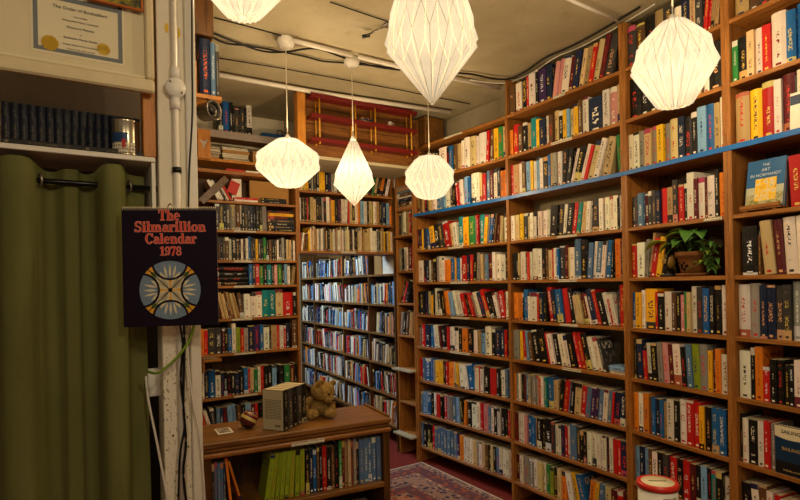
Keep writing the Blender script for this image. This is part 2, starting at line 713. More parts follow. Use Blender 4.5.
def wall_along(name, pts, thick, z0, z1, mat):
    """upright wall whose visible face follows pts; the mass lies to the right of the walking direction's far side"""
    bm = bmesh.new()
    P = [Vector((p[0], p[1])) for p in pts]
    off = []
    for i, p in enumerate(P):
        d = (P[min(i + 1, len(P) - 1)] - P[max(i - 1, 0)]).normalized()
        off.append(p + Vector((-d.y, d.x)) * thick)
    lo = [bm.verts.new((p.x, p.y, z0)) for p in P] + [bm.verts.new((p.x, p.y, z0)) for p in off[::-1]]
    hi = [bm.verts.new((p.x, p.y, z1)) for p in P] + [bm.verts.new((p.x, p.y, z1)) for p in off[::-1]]
    n = len(lo)
    for i in range(n):
        j = (i + 1) % n
        bm.faces.new((lo[i], lo[j], hi[j], hi[i]))
    m = len(P)
    for i in range(m - 1):
        bm.faces.new((lo[i], lo[i + 1], lo[n - 2 - i], lo[n - 1 - i]))
        bm.faces.new((hi[i], hi[i + 1], hi[n - 2 - i], hi[n - 1 - i]))
    return struct(bm_obj(name, bm, mat))


DEP = .235
bk = []
bk.append(F0.w(-.6, DEP + .03, 0))
bk.append(F0.w(W0, DEP + .03, 0))
for (f, L), nx in zip(FB, FB[1:] + [None]):
    bk.append(f.w(L * .5, DEP + .03, 0))
bk.append(FB[3][0].w(.62, DEP + .03, 0))
bk.append(FB[3][0].w(3.2, DEP + .03, 0))
wall_along('wall_right', bk, .1, 0, CEIL, M['wallpaint'])
wl = FL.w(-1.6, DEP + .02, 0)
wall_along('wall_back', [FL.w(-1.9, DEP + .02, 0), FL.w(WL - .004, DEP + .02, 0)], .08, 0, CEIL, M['lit_wall'])
wall_along('wall_lintel', [FH.w(.0, DEP + .02, 0), FH.w(WH - .02, DEP + .02, 0)], .08, 1.66, CEIL, M['wallpaint'])
wall_along('wall_far', [(-3.9, 6.3), (-1.2, 7.6)], .1, 0, CEIL, M['wallpaint'])
struct(box('wall_left', None, -4.0, -3.9, -2.5, 8.2, 0, CEIL, M['wallpaint'], 0))

# ------------------------------------------------------------------ books
CC = {'w': ('#e4dac6', 'white'), 'c': ('#cbb07a', 'cream'), 'k': ('#15120f', 'black'), 'n': ('#17233f', 'navy blue'), 'b': ('#1b5c98', 'blue'),
      'l': ('#7ba6cc', 'light blue'), 't': ('#12807e', 'teal'), 'g': ('#2a7a3a', 'green'), 'L': ('#8c9c1e', 'lime green'), 'y': ('#efb21a', 'yellow'),
      'o': ('#e07c1c', 'orange'), 'r': ('#bd1a17', 'red'), 'm': ('#571518', 'dark red'), 'p': ('#cf8a86', 'pink'), 'v': ('#3a2450', 'purple'),
      'G': ('#8c877c', 'grey'), 'd': ('#3a3735', 'dark grey'), 'B': ('#5e4024', 'brown'), 'T': ('#a98a58', 'tan'), 's': ('#52708f', 'steel blue'), 'V': ('#0c1220', 'dark navy')}
LIGHT_INK = ['#e9dfc6', '#e9dfc6', '#d9b04a', '#d8a070', '#e0e0e0', '#c8332a', '#d9c060']
DARK_INK = ['#241c16', '#241c16', '#7a1c18', '#b8241c', '#1c2c54', '#3c3c3c']
BOOKS = []
SPECIAL = []


def cover_parts(t, h, d, hard=False):
    """returns verts, faces and per-face kind: 0 spine, 1 cover board, 2 edge"""
    c = .0028 if hard else .0012
    c = min(c, t * .2)
    b = min(t * (.22 if hard else .06), .009)
    n = 4
    outer = [(0.0, d)]
    for i in range(n + 1):
        a = i / n
        outer.append((t * a, b * (1 - math.sin(PI * a))))
    outer.append((t, d))
    inner = [(t - c, d), (t - c, b + c), (c, b + c), (c, d)]
    ring = outer + inner
    N = len(ring)
    vs = [(x, y, 0) for x, y in ring] + [(x, y, h) for x, y in ring]
    fs, kd, us = [], [], []
    for i in range(N):
        j = (i + 1) % N
        fs.append((i, j, N + j, N + i))
        if i == 0 or i == n + 1:
            kd.append(1)
        elif 1 <= i <= n:
            kd.append(0)
        else:
            kd.append(2)
    o0, o1 = 0, n + 2
    q = [(0, 1, n + 4 + 1, n + 4 + 2), (n + 1, n + 2, n + 3, n + 4)]
    # rim faces, top and bottom: left board, spine strip, right board
    for base in (0, N):
        fs.append(tuple(base + i for i in (0, 1, n + 5, n + 6)))
        kd.append(2)
        fs.append(tuple(base + i for i in ([1] + list(range(2, n + 2)) + [n + 4, n + 5])))
        kd.append(2)
        fs.append(tuple(base + i for i in (n + 1, n + 2, n + 3, n + 4)))
        kd.append(2)
    return vs, fs, kd, ring, n, c, b


def page_box(t, h, d, c, b, hard):
    o = .0035 if hard else .0006
    x0, x1, y0, y1, z0, z1 = c, t - c, b + c, d - (o if hard else .0008), (o if hard else .0002), h - o
    vs = [(x, y, z) for z in (z0, z1) for y in (y0, y1) for x in (x0, x1)]
    fs = [(0, 2, 3, 1), (4, 5, 7, 6), (0, 1, 5, 4), (2, 6, 7, 3), (0, 4, 6, 2), (1, 3, 7, 5)]
    return vs, fs


class MeshAcc:
    def __init__(s):
        s.v, s.f, s.cov, s.ink, s.uv, s.uv2, s.mi = [], [], [], [], [], [], []

    def book(s, bk, mw=None, pages=True, cover=True):
        t, h, d = bk['t'], bk['h'], bk['d']
        vs, fs, kd, ring, n, c, b = cover_parts(t, h, d, bk['hard'])
        N = len(ring)
        base = len(s.v)
        if cover:
            s.v += [mw @ Vector(p) if mw else p for p in vs]
            for f, k in zip(fs, kd):
                s.f.append(tuple(base + i for i in f))
                s.cov.append((*bk['col'], 1))
                s.ink.append((*bk['ink'], 1))
                s.mi.append(0)
                for i in f:
                    x, y, z = vs[i]
                    if k == 0:
                        s.uv.append((x / t, z / h))
                        s.uv2.append((z / t, bk['seed']))
                    elif k == 1:
                        s.uv.append((2 + y / d, z / h))
                        s.uv2.append((0, bk['seed']))
                    else:
                        s.uv.append((-3, 0))
                        s.uv2.append((0, bk['seed']))
        if pages:
            base = len(s.v)
            vs, fs = page_box(t, h, d, c, b, bk['hard'])
            s.v += [mw @ Vector(p) if mw else p for p in vs]
            for f in fs:
                s.f.append(tuple(base + i for i in f))
                s.cov.append((.6, .5, .35, 1))
                s.ink.append((.6, .5, .35, 1))
                s.mi.append(1 if cover else 0)
                for i in f:
                    s.uv.append((-3, 0))
                    s.uv2.append((0, 0))

    def mesh(s, name):
        me = bpy.data.meshes.new(name)
        me.from_pydata([tuple(p) for p in s.v], [], s.f)
        for nm, dat in (('cover', s.cov), ('ink', s.ink)):
            at = me.attributes.new(nm, 'FLOAT_COLOR', 'FACE')
            at.data.foreach_set('color', [x for c in dat for x in c])
        for nm, dat in (('UVMap', s.uv), ('UVSeed', s.uv2)):
            u = me.uv_layers.new(name=nm)
            u.data.foreach_set('uv', [x for c in dat for x in c])
        me.polygons.foreach_set('material_index', s.mi)
        bm = bmesh.new()
        bm.from_mesh(me)
        bmesh.ops.recalc_face_normals(bm, faces=bm.faces)
        bm.to_mesh(me)
        bm.free()
        return me


def jit(c, r):
    f = r.uniform(.82, 1.12)
    return tuple(min(.92, max(.004, x * f * r.uniform(.93, 1.07))) for x in c)


def ink_for(code, r):
    return srgb(r.choice(DARK_INK if code in 'wclyLToG' and code != 'G' or (code == 'G' and r.random() < .5) else LIGHT_INK))


def parse(seq):
    """'w25/18<5' : colour, width, /height cm, <lean to the left or >lean to the right; '_20' a gap"""
    out = []
    for tk in seq.split():
        rep = 1
        if '*' in tk:
            tk, r_ = tk.split('*')
            rep = int(r_)
        lean = 0
        if '<' in tk:
            tk, a = tk.split('<')
            lean = -float(a)
        elif '>' in tk:
            tk, a = tk.split('>')
            lean = float(a)
        h = None
        if '/' in tk:
            tk, a = tk.split('/')
            h = float(a)
        for _ in range(rep):
            out.append((tk[0], float(tk[1:]), h, lean))
    return out


ZG = [i * .01 for i in range(27)]


def poly_profile(t, h, lean):
    a = rad(lean)
    px = t if lean > 0 else 0
    pts = [((x - px) * math.cos(a) + z * math.sin(a), -(x - px) * math.sin(a) + z * math.cos(a)) for x, z in ((0, 0), (t, 0), (t, h), (0, h))]
    Lf, Rt = [], []
    for z in ZG:
        xs = []
        for (x0, z0), (x1, z1) in zip(pts, pts[1:] + pts[:1]):
            if abs(z1 - z0) < 1e-9:
                if abs(z - z0) < 1e-6:
                    xs += [x0, x1]
            elif min(z0, z1) - 1e-9 <= z <= max(z0, z1) + 1e-9:
                xs.append(x0 + (x1 - x0) * (z - z0) / (z1 - z0))
        Lf.append(min(xs) if xs else None)
        Rt.append(max(xs) if xs else None)
    return Lf, Rt


def row(frame, x0, x1, z, seq, key, hdef=18, zl=None, zr=None, yoff=.012, jh=.4, clear=.228, dmax=.2, hscale=1.0):
    """stand a run of books on a shelf between x0 and x1"""
    r = random.Random(hash_str(key))
    toks = parse(seq)
    W = x1 - x0
    tot = sum(t[1] for t in toks)
    A = frame.w(x0, 0, z).y
    B = frame.w(x1, 0, z).y
    items, u = [], 0
    for c, wd, h, ln in toks:
        u0, u1 = u / tot, (u + wd) / tot
        f = lambda q: q * A / ((1 - q) * B + q * A)
        items.append((c, W * (f(u1) - f(u0)), ((h if h else hdef + r.uniform(-1.6, 1.2)) + r.uniform(-jh, jh)) * .01 * hscale, ln))
        u += wd
    lo_s, hi_s = .3, 1.15
    placed = None

    def lay(sc):
        env = [0.0] * len(ZG)
        res = []
        for c, t, h, ln in items:
            if c == '_':
                env = [e + t * sc for e in env]
                continue
            t2 = max(.004, t * sc)
            h2 = min(h, clear)
            if ln:
                h2 = min(h2, (clear - abs(math.sin(rad(ln))) * t2) / math.cos(rad(ln)))
            Lf, Rt = poly_profile(t2, h2, ln)
            sh = max([e - l for e, l in zip(env, Lf) if l is not None]) + .0006
            env = [max(e, (q + sh) if q is not None else 0) for e, q in zip(env, Rt)]
            res.append((c, t2, h2, ln, sh))
        return max(env), res
    for _ in range(14):
        mid = (lo_s + hi_s) / 2
        e, res = lay(mid)
        if e > W - .002:
            hi_s = mid
        else:
            lo_s = mid
            placed = res
    if placed is None:
        placed = lay(lo_s)[1]
    n = 0
    for c, t, h, ln, sh in placed:
        n += 1
        a = rad(ln)
        px = t if ln > 0 else 0
        y = yoff + r.uniform(0, .012)
        d = min(dmax, max(.09, h * r.uniform(.62, .7)))
        loc = Matrix.Translation(frame.w(x0 + sh, y, z + .0006)) @ Matrix.Rotation(frame.a, 4, 'Z') @ Matrix.Rotation(a, 4, 'Y') @ Matrix.Translation((-px, 0, 0))
        BOOKS.append(dict(mw=loc, t=t, h=h, d=d, hard=(t > .03 and r.random() < .6) or r.random() < .15, code=c, col=jit(srgb(CC[c][0]), r), ink=ink_for(c, r), seed=r.random(), key=key, n=n, lean=ln))


def pile(frame, x0, x1, z, seq, key, yoff=.015, ln=0):
    """books lying flat in a pile, spines to the front: 'k.025' colour and thickness in mm"""
    r = random.Random(hash_str(key))
    zz = z + .0006
    n = 0
    for tk in seq.split():
        c, t = tk[0], float(tk[1:]) * .001
        h = (x1 - x0) * r.uniform(.93, 1.0)
        xo = x0 + (x1 - x0 - h) * r.random()
        y = yoff + r.uniform(0, .015)
        mw = Matrix.Translation(frame.w(xo, y, zz + t)) @ Matrix.Rotation(frame.a, 4, 'Z') @ Matrix.Rotation(PI / 2, 4, 'Y')
        n += 1
        BOOKS.append(dict(mw=mw, t=t, h=h, d=min(.2, max(.1, h * .66)), hard=t > .028, code=c, col=jit(srgb(CC[c][0]), r), ink=ink_for(c, r), seed=r.random(), key=key, n=n, lean=90, pile=True))
        zz += t + .0006


def hash_str(s):
    v = 7
    for ch in s:
        v = (v * 131 + ord(ch)) % 1000003
    return v


def rseq(key, pal, n, h=None, lo=12, hi=34, leanp=0.0):
    r = random.Random(hash_str(key + 'q'))
    out = []
    ln = 0
    for i in range(n):
        if leanp and r.random() < leanp:
            ln = r.choice([0, 0, 6, 10, -6, -10])
        s = f"{r.choice(pal)}{r.randint(lo, hi)}"
        if h:
            s += f"/{h + r.choice([-2.2, -1.2, -.4, 0, .4, 1.2, 2.4]):.1f}"
        if ln:
            s += ('>' if ln > 0 else '<') + str(abs(ln))
        out.append(s)
    return ' '.join(out)


# ------------------------------------------------------------------ the four tall bookcases on the right
BAYLAB = ['tall wooden bookcase beside the rug, farthest of four along the right', 'tall wooden bookcase between the rug\'s and the potted plant\'s bookcases',
          'tall wooden bookcase with the potted plant on its middle shelf', 'tall wooden bookcase at the right with the blue face-out books']
TH = .018


def bookcase(name, label, frame, L, zs, top, dep, thick=TH, side=TH, mats=('wood_x', 'wood_z', 'shaded_back_wood'), blue=None, labels=(), back=True, zb=0.0, cat='bookcase', ls=None, rs=None):
    o = thing(name, label, cat, frame.P, frame.a)
    o.location.z = zb
    ls = side if ls is None else ls
    rs = side if rs is None else rs
    if ls:
        box('side_panel', o, 0, ls, 0, dep, 0, top - zb, M[mats[1]])
    if rs:
        box('side_panel', o, L - rs, L, 0, dep, 0, top - zb, M[mats[1]])
    if back:
        box('back_panel', o, ls, L - rs, dep - .008, dep, max(0, min(zs) - zb - .02), top - zb, M[mats[2]], 0)
    for i, z in enumerate(zs):
        sh = box('shelf', o, ls + .0005, L - rs - .0005, .001, dep - .009, z - thick - zb, z - zb, M[mats[0]])
        if blue == i:
            bt = box('blue_strip', o, 0, L, -.0028, -.0004, z - .021 - zb, z - zb + .001, M['blue_tape'], .0008)
            bt['label'] = 'blue tape strip along the shelf edge'
    for (px0, px1, k) in labels:
        a, b = frame.lx(px0, project(frame.w(L / 2, 0, zs[k]))[1]), frame.lx(px1, project(frame.w(L / 2, 0, zs[k]))[1])
        lb = box('shelf_label', o, a, b, -.0012, -.0002, zs[k] - thick + .002 - zb, zs[k] - .001 - zb, M['label_print'], 0)
        lb['label'] = 'paper shelf label'
    return o


f1, L1 = FB[0]
f2, L2 = FB[1]
f3, L3 = FB[2]
f4, L4 = FB[3]
bookcase('bookcase', BAYLAB[0], f1, L1, LEV, LEV[0] + .002, DEP, rs=.011, blue=2, mats=('wood_x', 'wood_z', 'wallpaint'), labels=[(444, 462, 0), (448, 463, 3), (450, 468, 4), (451, 469, 5), (450, 470, 6)])
bookcase('bookcase', BAYLAB[1], f2, L2, LEV, CEIL - .012, DEP, ls=.011, blue=2, mats=('wood_x', 'wood_z', 'wallpaint'), labels=[(553, 565, 0), (551, 572, 1), (557, 577, 3), (558, 577, 4), (560, 578, 5), (562, 581, 6)])
bookcase('bookcase', BAYLAB[2], f3, L3, LEV, CEIL - .012, DEP, blue=2, labels=[(704, 722, 3)])
bookcase('bookcase', BAYLAB[3], f4, L4, LEV, CEIL - .012, DEP, blue=2)


def bay(i, r, seq, **kw):
    f, L = FB[i]
    ls, rs = (TH, .011) if i == 0 else ((.011, TH) if i == 1 else (TH, TH))
    x0, x1 = ls + .001, L - rs - .001
    if 'x0' in kw:
        x0 += kw.pop('x0')
    if 'x1' in kw:
        x1 = kw.pop('x1')
    row(f, x0, x1, LEV[r], seq, f'bay{i}r{r}', clear=.232 if r != 2 else .25, **kw)


# farthest bay
bay(0, 1, 'w15/20 c90/19 k20/19 w40/20 k15/19 b20/19 B20/19 T25/19 w15/20 w30/21 c30/21 w15/20 w40/21 r15/21>4 B20/21>3 y25/21 g30/21 c15/20')
bay(0, 2, 'B30/17 T20/17 k30/18 T30/17 w40/18 b30/18 s20/18 l25/18 w30/19 d25/18 k25/18 r15/17<5 w30/19<4 l40/19.5 b20/19 w45/20.5 w25/20 c20/20 r25/19 s35/20 m25/20 w30/20 k25/20 o30/18 o25/18')
bay(0, 3, 'm15/16 n20/16 y8/16 n25/16 b20/16<5 y40/17<7 k40/18<8 d30/18<8 r45/19<12 c30/17<8 w30/17<8 t42/21 y45/20 g50/20 G20/20 r12/20 t40/20 y25/19>6 G12/19>8 b25/19>9 k20/19>9 B10/19>9 m20/18>10 c20/17>5 w40/18')
bay(0, 4, 'w40/17 k20/17 n30/17 w15/17 B15/17 k20/17 G25/19 w30/19 w15/18 o30/16 o20/16 b35/17 y10/17 b30/17 w20/17 r40/18 n20/18 r25/18 k30/19>4 G25/19>3 c20/18 s30/18 m40/18 w25/19 w40/17 w40/17 k20/17 r10/16')
bay(0, 5, 'k10/18 k40/18 n20/18 c35/18 y20/18 k10/20 w20/20 k30/18<6 k20/18<6 o40/18<8 l25/18<10 w25/18<14 w25/18<14 w22/18<14 r30/17<16 k20/16<18 r25/17<18 G30/17<18 w25/18<20 n40/18<20 r30/20<20 k30/18<20 k15/17<18 w25/17<16 r50/18<10 w35/18')
bay(0, 6, 'G15/17 r25/17 n40/17 b20/17 w40/17<6 m15/17<6 k40/17<6 r20/17 w35/17 w30/17 k25/16 o40/16.5 k40/16.5 w30/16 T25/16 l40/16.5 w45/19.5 k30/18 n40/18 n30/18 r20/18 k25/18')
bay(0, 7, 'r15/17 s20/17 b40/17.5 b20/17.5 G15/17 y30/17 y20/17 k15/17 r20/17 o40/17 c20/17 y15/17 w30/17<6 w20/17<9 b40/18<10 w30/18 r15/18 w20/18 k45/18 r45/18 k25/18 w40/17 s20/19 l20/19')
bay(0, 8, 's15/17 l25/17 b20/17 k15/17 w20/17 r20/18 k20/18 r20/18 G30/18 s25/18 l20/18 k20/18<5 o12/18>4 k25/18 w30/18 w20/18 r20/18 p30/18 s15/17 w20/18 k20/18 w15/18 k25/18 k25/18 r10/18 w10/18')
bay(0, 9, 's15/18 k20/18 k30/18 r15/18 s20/18*7 v18/18 o25/17.5 w20/17*3 c20/17 G18/17 w18/17 c22/17 B18/17 k15/17 c15/17 k15/17 s20/17 w22/17*4', jh=.2)
# second bay
bay(1, 0, 'B40/18 _8 w38/18 k35/19 r12/19 w50/20 k20/21 v50/20 n40/20 p30/20>10 p28/20>10 w48/20>10 m28/19>11 n38/20.5>11 c38/20>12 T40/20>12 r28/20.5>12 c40/21>13 m32/22>14 d55/21>16')
bay(1, 1, 'o20/16 r35/18.5 B25/17 k30/18 T20/17 t35/19 y20/17 n35/16 w25/17 B25/17 c30/18 k25/17 y30/17 l15/17 c30/17.5 y25/17.5 B20/19 w35/19.5 n95/18 w40/20 p45/20 c30/20')
bay(1, 2, 'r15/19.5 T40/19.5 w15/20 B20/19 l30/19 y15/19 w20/18 l15/20 w20/19 k30/19 b15/20 T15/20 G25/20 w25/20 k30/20>4 k25/20>8 w15/19>16 k40/19>16 w22/20>18 r18/19>18 c35/20.5>18 w30/21>17 c50/20.5>14 g25/20<4')
bay(1, 3, 'w25/16 c25/16 y25/16 d30/16 c15/16 w20/16 w25/16 k12/16 w25/16 w25/16 w25/16 k45/18>5 d35/18>5 w25/17.5>6 k40/17.5>7 r25/17.5>9 t25/17>9 c28/17>8 w25/17>5 d50/18>3 w25/17.5 G14/17 w28/17.5 w28/17.5 w25/17.5 k10/17.5 w25/17.5', jh=.25)
bay(1, 4, 'k30/17 k15/17 c10/17 w35/17.5 k15/17 r15/17.5 w15/17 w40/19 w30/18.5 k25/18.5 B15/18 c25/17.5 r10/18 w25/18 b15/18 d35/19 m25/19 c12/18 w30/18 s45/22 k50/21.5 s30/19.5>5 w25/19.5>5 s35/19>6 w25/19.5>6 b35/20>5 k15/19>4 o40/20 m10/19 c15/20')
bay(1, 5, 'o30/17 o30/17 k10/17 b30/19 w15/17 w45/17 r15/16 n30/17 k20/17 r35/20<7 n25/19<7 b40/19<7 r40/20<7 k30/20<9 c30/16<10 c20/16<11 m30/17<12 w15/17<13 n40/19<14 r25/19.5<14 k40/18<14 w25/18<14 r15/17<13 w25/17<12 d15/19 r35/21.5')
bay(1, 6, 'G30/18 y15/18 r12/18<4 l15/18<5 B20/18<6 k30/19.5<11 k40/20<11 r10/18<11 w25/18<11 k30/18<11 w30/18<11 w18/18<11 k30/19<12 r22/20<13 r22/20<13 k30/20<13 w28/18.5<13 w28/18.5<13 d14/18<14', x1=L2 * .83)
pile(f2, L2 * .845, L2 - .03, LEV[6], 'w16 l24', 'bay1r6p', yoff=.02)
bay(1, 7, 'o10/17 G15/17 w10/17 k15/17 m10/17 s15/17 G15/18*4 r12/18 w14/18 t16/18 b30/18<3 c25/17 k25/18>7 r30/18>7 s10/18>7 k20/18>6 c35/17.5>5 r25/17>7 s25/17>7 v25/17>6 v20/17>6 s25/17>6 w25/17>5 s20/17>5 r10/17>5 n35/17>4 n35/17>3')
bay(1, 8, 'm15/18 w20/18 w15/18 p15/18 b25/18 b20/18 T10/18 k25/18 k20/18 k35/19 d20/18 w20/17 w15/17 n20/18 r15/18 w15/18 s35/20 d20/19 k20/18 k15/18 w25/18 w25/18 w20/18*3 k15/18 w20/18 r25/18 r20/18 n40/18')
bay(1, 9, 'm15/17 w15/17 G25/17 G20/17 w20/17 c20/17 w15/17 g18/17 L15/17 k20/17 c15/17 o20/17 w22/17<10 y20/18<12 b30/18<14 o25/17>6 y15/17>7 s25/17>6 c25/17 m25/17 r25/17 m30/17')
# bay with the plant
bay(2, 0, 'd30/20 B30/19 k40/20 T30/20 d40/20 w25/20 n30/20 c20/20 d25/20 r14/22>6 r14/22>6 T12/22>6 T14/21>6')
bay(2, 1, 'k30/20 k24/20 k24/20 k24/20 k22/20 n25/20 k30/20 B25/20 w14/18 k40/20', jh=.2)
bay(2, 2, 'w23/18 w30/18 G28/18 c35/18 G30/18 y33/18 G33/18 c40/19 n35/18.5 k40/18 k30/19 l45/20 b40/20 T30/20 w25/22')
bay(2, 3, 'd20/15.5 d20/15.5 s32/16 m33/15.5 d22/16 d23/16 n25/16 r45/16.5 T35/16.5 d30/19 r35/17 k20/16.5 w45/21 m25/17.5 w38/18 m20/18 w45/18 k25/20.5 o45/18.5', x0=.01)
bay(2, 4, 'r40/17 w50/17 G25/18>5 T14/21>9 r34/18.5>9 y36/19>10 k30/18>11', x1=L3 * .46)
bay(2, 5, 'b25/18 y40/18 w20/19 y85/19.5 r15/18 k45/17.5 w50/18 B30/18 k30/17.5 p30/17 g20/18 c25/18 w50/20.5 d40/20 b45/20 k35/20.5 k45/20.5 w55/21')
bay(2, 6, '_12 k15/19 n40/19<2 r25/14<3 w35/18<3 k45/18<3 G35/18.5<3 p45/19<3 m35/18.5<3 w55/18.5<3 k45/18<3 s40/19<3 L55/19.5<3 G60/20<2 y30/18 m25/18 o40/18.5 w58/17')
bay(2, 7, 'o28/19 w25/19 o35/19 B15/18 b25/18 n30/18 b20/17.5 T20/17 w45/18.5 k28/18.5 w50/19.5 r45/20.5 r40/20.5 y30/19 k40/19 b45/19.5 b45/19.5 k30/18')
bay(2, 8, 'l28/18 n30/18 l30/18 B25/18 w35/18 k35/18 d35/18 r50/18 k45/18 r50/18 m40/18 k30/17.5 l40/18 k30/18 t35/18 k40/18 w60/17')
bay(2, 9, 'k28/17 w30/17 r30/17 B25/17 w35/17 k35/17 d35/17 b50/17 k45/17 m40/17 k30/17')
# rightmost bay
f4e = f4.lx(812, 270)
def bay4(r, seq, **kw):
    bay(3, r, seq, x1=max(.3, f4e + .04), **kw)


bay4(0, '_10 T60/20 B50/20 d50/20 T50/20 k60/20 B60/20 d60/20')
bay4(1, '_2 g45/17 k70/17 c60/18 w70/18.5 r70/18 w120/21 b80/19.5 b100/20.5 k60/20 k60/20')
bay4(2, '_6 T65/20.5 y55/20 r65/21.5 w35/21 m60/21.5 d15/20 w40/22 T30/20 G50/20')
bay4(4, '_40 k95/19.5 B16/16 c70/21<5 m58/21<4 w75/21.5<3 w70/22<2 G60/21 w60/20')
bay4(5, '_2 w65/21 G58/22 n40/21 n48/21 d42/21 d48/21 G55/22.3 k60/21 w50/20 G40/20')
bay4(6, '_4 w58/19.5 k22/20.5 o42/21 r45/14 k35/17 k33/17 k30/15.5 k32/15.5 w45/18 w50/18 w50/18 w40/18')
bay4(8, '_2 k40/17.5<2 w36/18<4 B40/18<3 w30/16.5<2 r30/16 k28/16 r28/16 k28/15.5 k30/15.5 w45/16 k50/16 k40/16')
bay4(9, 'k30/17 w36/17 B40/17 w30/17 r30/17 k28/17 r28/17 k28/17 k30/17')
# row seven holds a face-out book, built further below
x7 = f4.lx(772.5, 440) - TH
bay(3, 7, '_3 k10/19.5 w28/18 k45/18 w30/18 r32/18.5 G24/18', x1=x7 + TH, jh=.2)
# row three: two red books right of the display stand
x3 = f4.lx(785.5, 195)
row(f4, x3, x3 + .14, LEV[3], 'r60/19.5<2 r42/18.5<2 w30/18 k50/19', 'bay3r3', clear=.24)

# ------------------------------------------------------------------ narrow corner shelves and the far bookcase
NZ = [2.0, 1.784, 1.50, 1.24, .98, .71, .44, .19]
nc = bookcase('bookcase', 'narrow corner shelves with small ledges between far bookcase and rug', FN, WN, NZ, 2.36, .22, side=.016)
for z, out in ((.71, .06), (.19, .06), (1.784, .02)):
    lg = box('ledge', nc, -.004, WN + .004, -out, .0, z - .014, z, M['wallpaint'] if z < 1 else M['wood_x'])
    lg['label'] = 'short ledge standing forward of the shelf'
row(FN, .018, WN - .018, NZ[1], 'd20/19 G22/19 w22/20 T22/19 r30/19 k20/19', 'nar1')
pile(FN, .02, WN - .03, NZ[0], 'T22 B28 k14 n22 w12 B26 s20 T16 G18', 'nar0', yoff=.0)
row(FN, .018, WN - .018, NZ[2], 'G25/19 k20/18 G22/19 w18/19 m45/20 r20/19', 'nar2')
row(FN, .018, WN * .8, NZ[3], 'k20/17>22 r14/17>22 k24/18>20', 'nar3')
row(FN, .018, WN * .8, NZ[4], 'G14/18>9 k24/18>9 B16/19>8 T30/18>7', 'nar4')

Z0 = [1.483, 1.22, .964, .703, .45, .2]
fb = bookcase('bookcase', 'far bookcase in cool light seen through the gap below the bridging shelves', F0, W0, Z0, 2.2, .22, side=.016, mats=('dwood_x', 'dwood_z', 'shaded_back_wood'))
dv = []
for px in (313, 342, 367.5):
    x = F0.lx(px)
    dv.append(x)
    for a, b in zip(Z0 + [.02], [2.2] + Z0):
        pass
cells = [(.017, dv[0]), (dv[0] + .016, dv[1]), (dv[1] + .016, dv[2]), (dv[2] + .016, W0 - .017)]
for x in dv:
    for k, z in enumerate(Z0):
        ztop = (Z0[k - 1] if k else 1.75) - TH - .0005
        box('divider', fb, x, x + .016, .003, .2, z + .0005, ztop, M['dwood_z'], 0)
palA = 'wwwwlbsnnkkkkGdrrodcT'
for k, z in enumerate(Z0):
    for j, (a, b) in enumerate(cells):
        n = int((b - a) / .024)
        key = f'far{k}{j}'
        e = b - .002
        if (k, j) == (0, 3):
            e = a + (b - a) * .04
            continue
        st = a + .002
        if (k, j) == (2, 3):
            st += .1
        row(F0, st, e, z, rseq(key, palA if j < 3 else palA + 'ccTk', n, 17.5, 10, 30, .2), key)
# blank boxes in the empty compartment of the top row
o = thing('storage_box', 'pale blank box filling the far bookcase\'s upper right compartment', 'box', F0.w(cells[3][0] + .2, .05, Z0[0] + .001), F0.a)
box('box_body', o, 0, .3, 0, .14, 0, .19, M['white_card'])
box('lid', o, -.004, .304, -.004, .144, .19, .215, M['white_card'])
tag(box('magazine_file', None, 0, .16, 0, .14, 0, .22, M['cardboard'], loc=F0.w(cells[3][0] + .02, .05, Z0[0] + .001), rot=(0, 0, F0.a)), 'brown card magazine file beside the pale blank box, far bookcase', 'magazine file')

# ------------------------------------------------------------------ left bookcase and the shelves bridging the opening
LZ = [2.43, 2.23, 2.002, 1.799, 1.586, 1.407, 1.176, .934, .635, .40, .12]
lb = bookcase('bookcase', 'wooden bookcase behind the low cabinet, left of the opening', FL, WL, LZ[2:], 2.42, DEP, labels=[(234, 256, 1), (234, 252, 2), (234, 254, 3), (232, 252, 4), (234, 256, 5), (234, 258, 6)])
LX0, LX1 = TH + .002, WL - TH - .002
vis = FL.lx(216, 240)


def lrow(k, seq, **kw):
    row(FL, kw.pop('x0', vis), kw.pop('x1', LX1), LZ[k], seq, f'left{k}', clear=LZ[k - 1] - LZ[k] - .024, **kw)


lrow(3, 'd32/19 d32/19 k18/19 d28/19 G42/18.5 B35/18 w10/18.5 k20/18.5 d25/18.5 k15/18 n25/18.5 k20/18.5 k25/18.5 k18/18 G34/18', x1=WL - .235)
pile(FL, WL - .225, LX1 - .004, LZ[3], 'k22 n20 k24 d22 k24 y22 k18', 'left3p')
lrow(4, 'k22/16 d20/16 k22/16 d20/16 B35/16 w22/15 k40/16 d24/15 k18/15 w20/15.5 k18/15 w22/15.5 b25/17 k14/17 n24/16 y22/15.5 d25/15.5 k22/15.5 g28/16.5 k20/15 B25/15.5 k25/15 d20/14 w16/15 k22/15 G24/17 k18/16 c24/15.5 c20/15.5 k16/15 w18/15')
pile(FL, vis, FL.lx(248.5, 275), LZ[5], 'k30 k32 k34 k38', 'left5p')
lrow(5, 'b24/15 n25/15 r30/15 g28/14.5 k24/15 t32/15 k20/15 p24/15 g32/15 k18/15 l20/15 w18/15 _8 T20/14.5>7', x0=FL.lx(249.5, 275))
lrow(6, 'c14/19<12 T16/19<12 c14/18<12 B16/19<13 T18/19<13 c16/18<13 T20/18<14 B25/18<8 w42/17 w42/17 w42/18.5 t46/19.5 t46/19.5 c48/19.5 r70/17 k20/17')
lrow(7, 'o25/18 r30/17.5 d55/18 d50/18 m18/17 k25/17 b30/17.5 w30/21 L30/17 r25/17 G30/17 n45/18.5 v45/18 b25/18 w40/18 k15/14 T42/17.5 r20/17.5 w30/17 r15/17 n25/18 _20 B35/20.5', x0=FL.lx(201, 350))
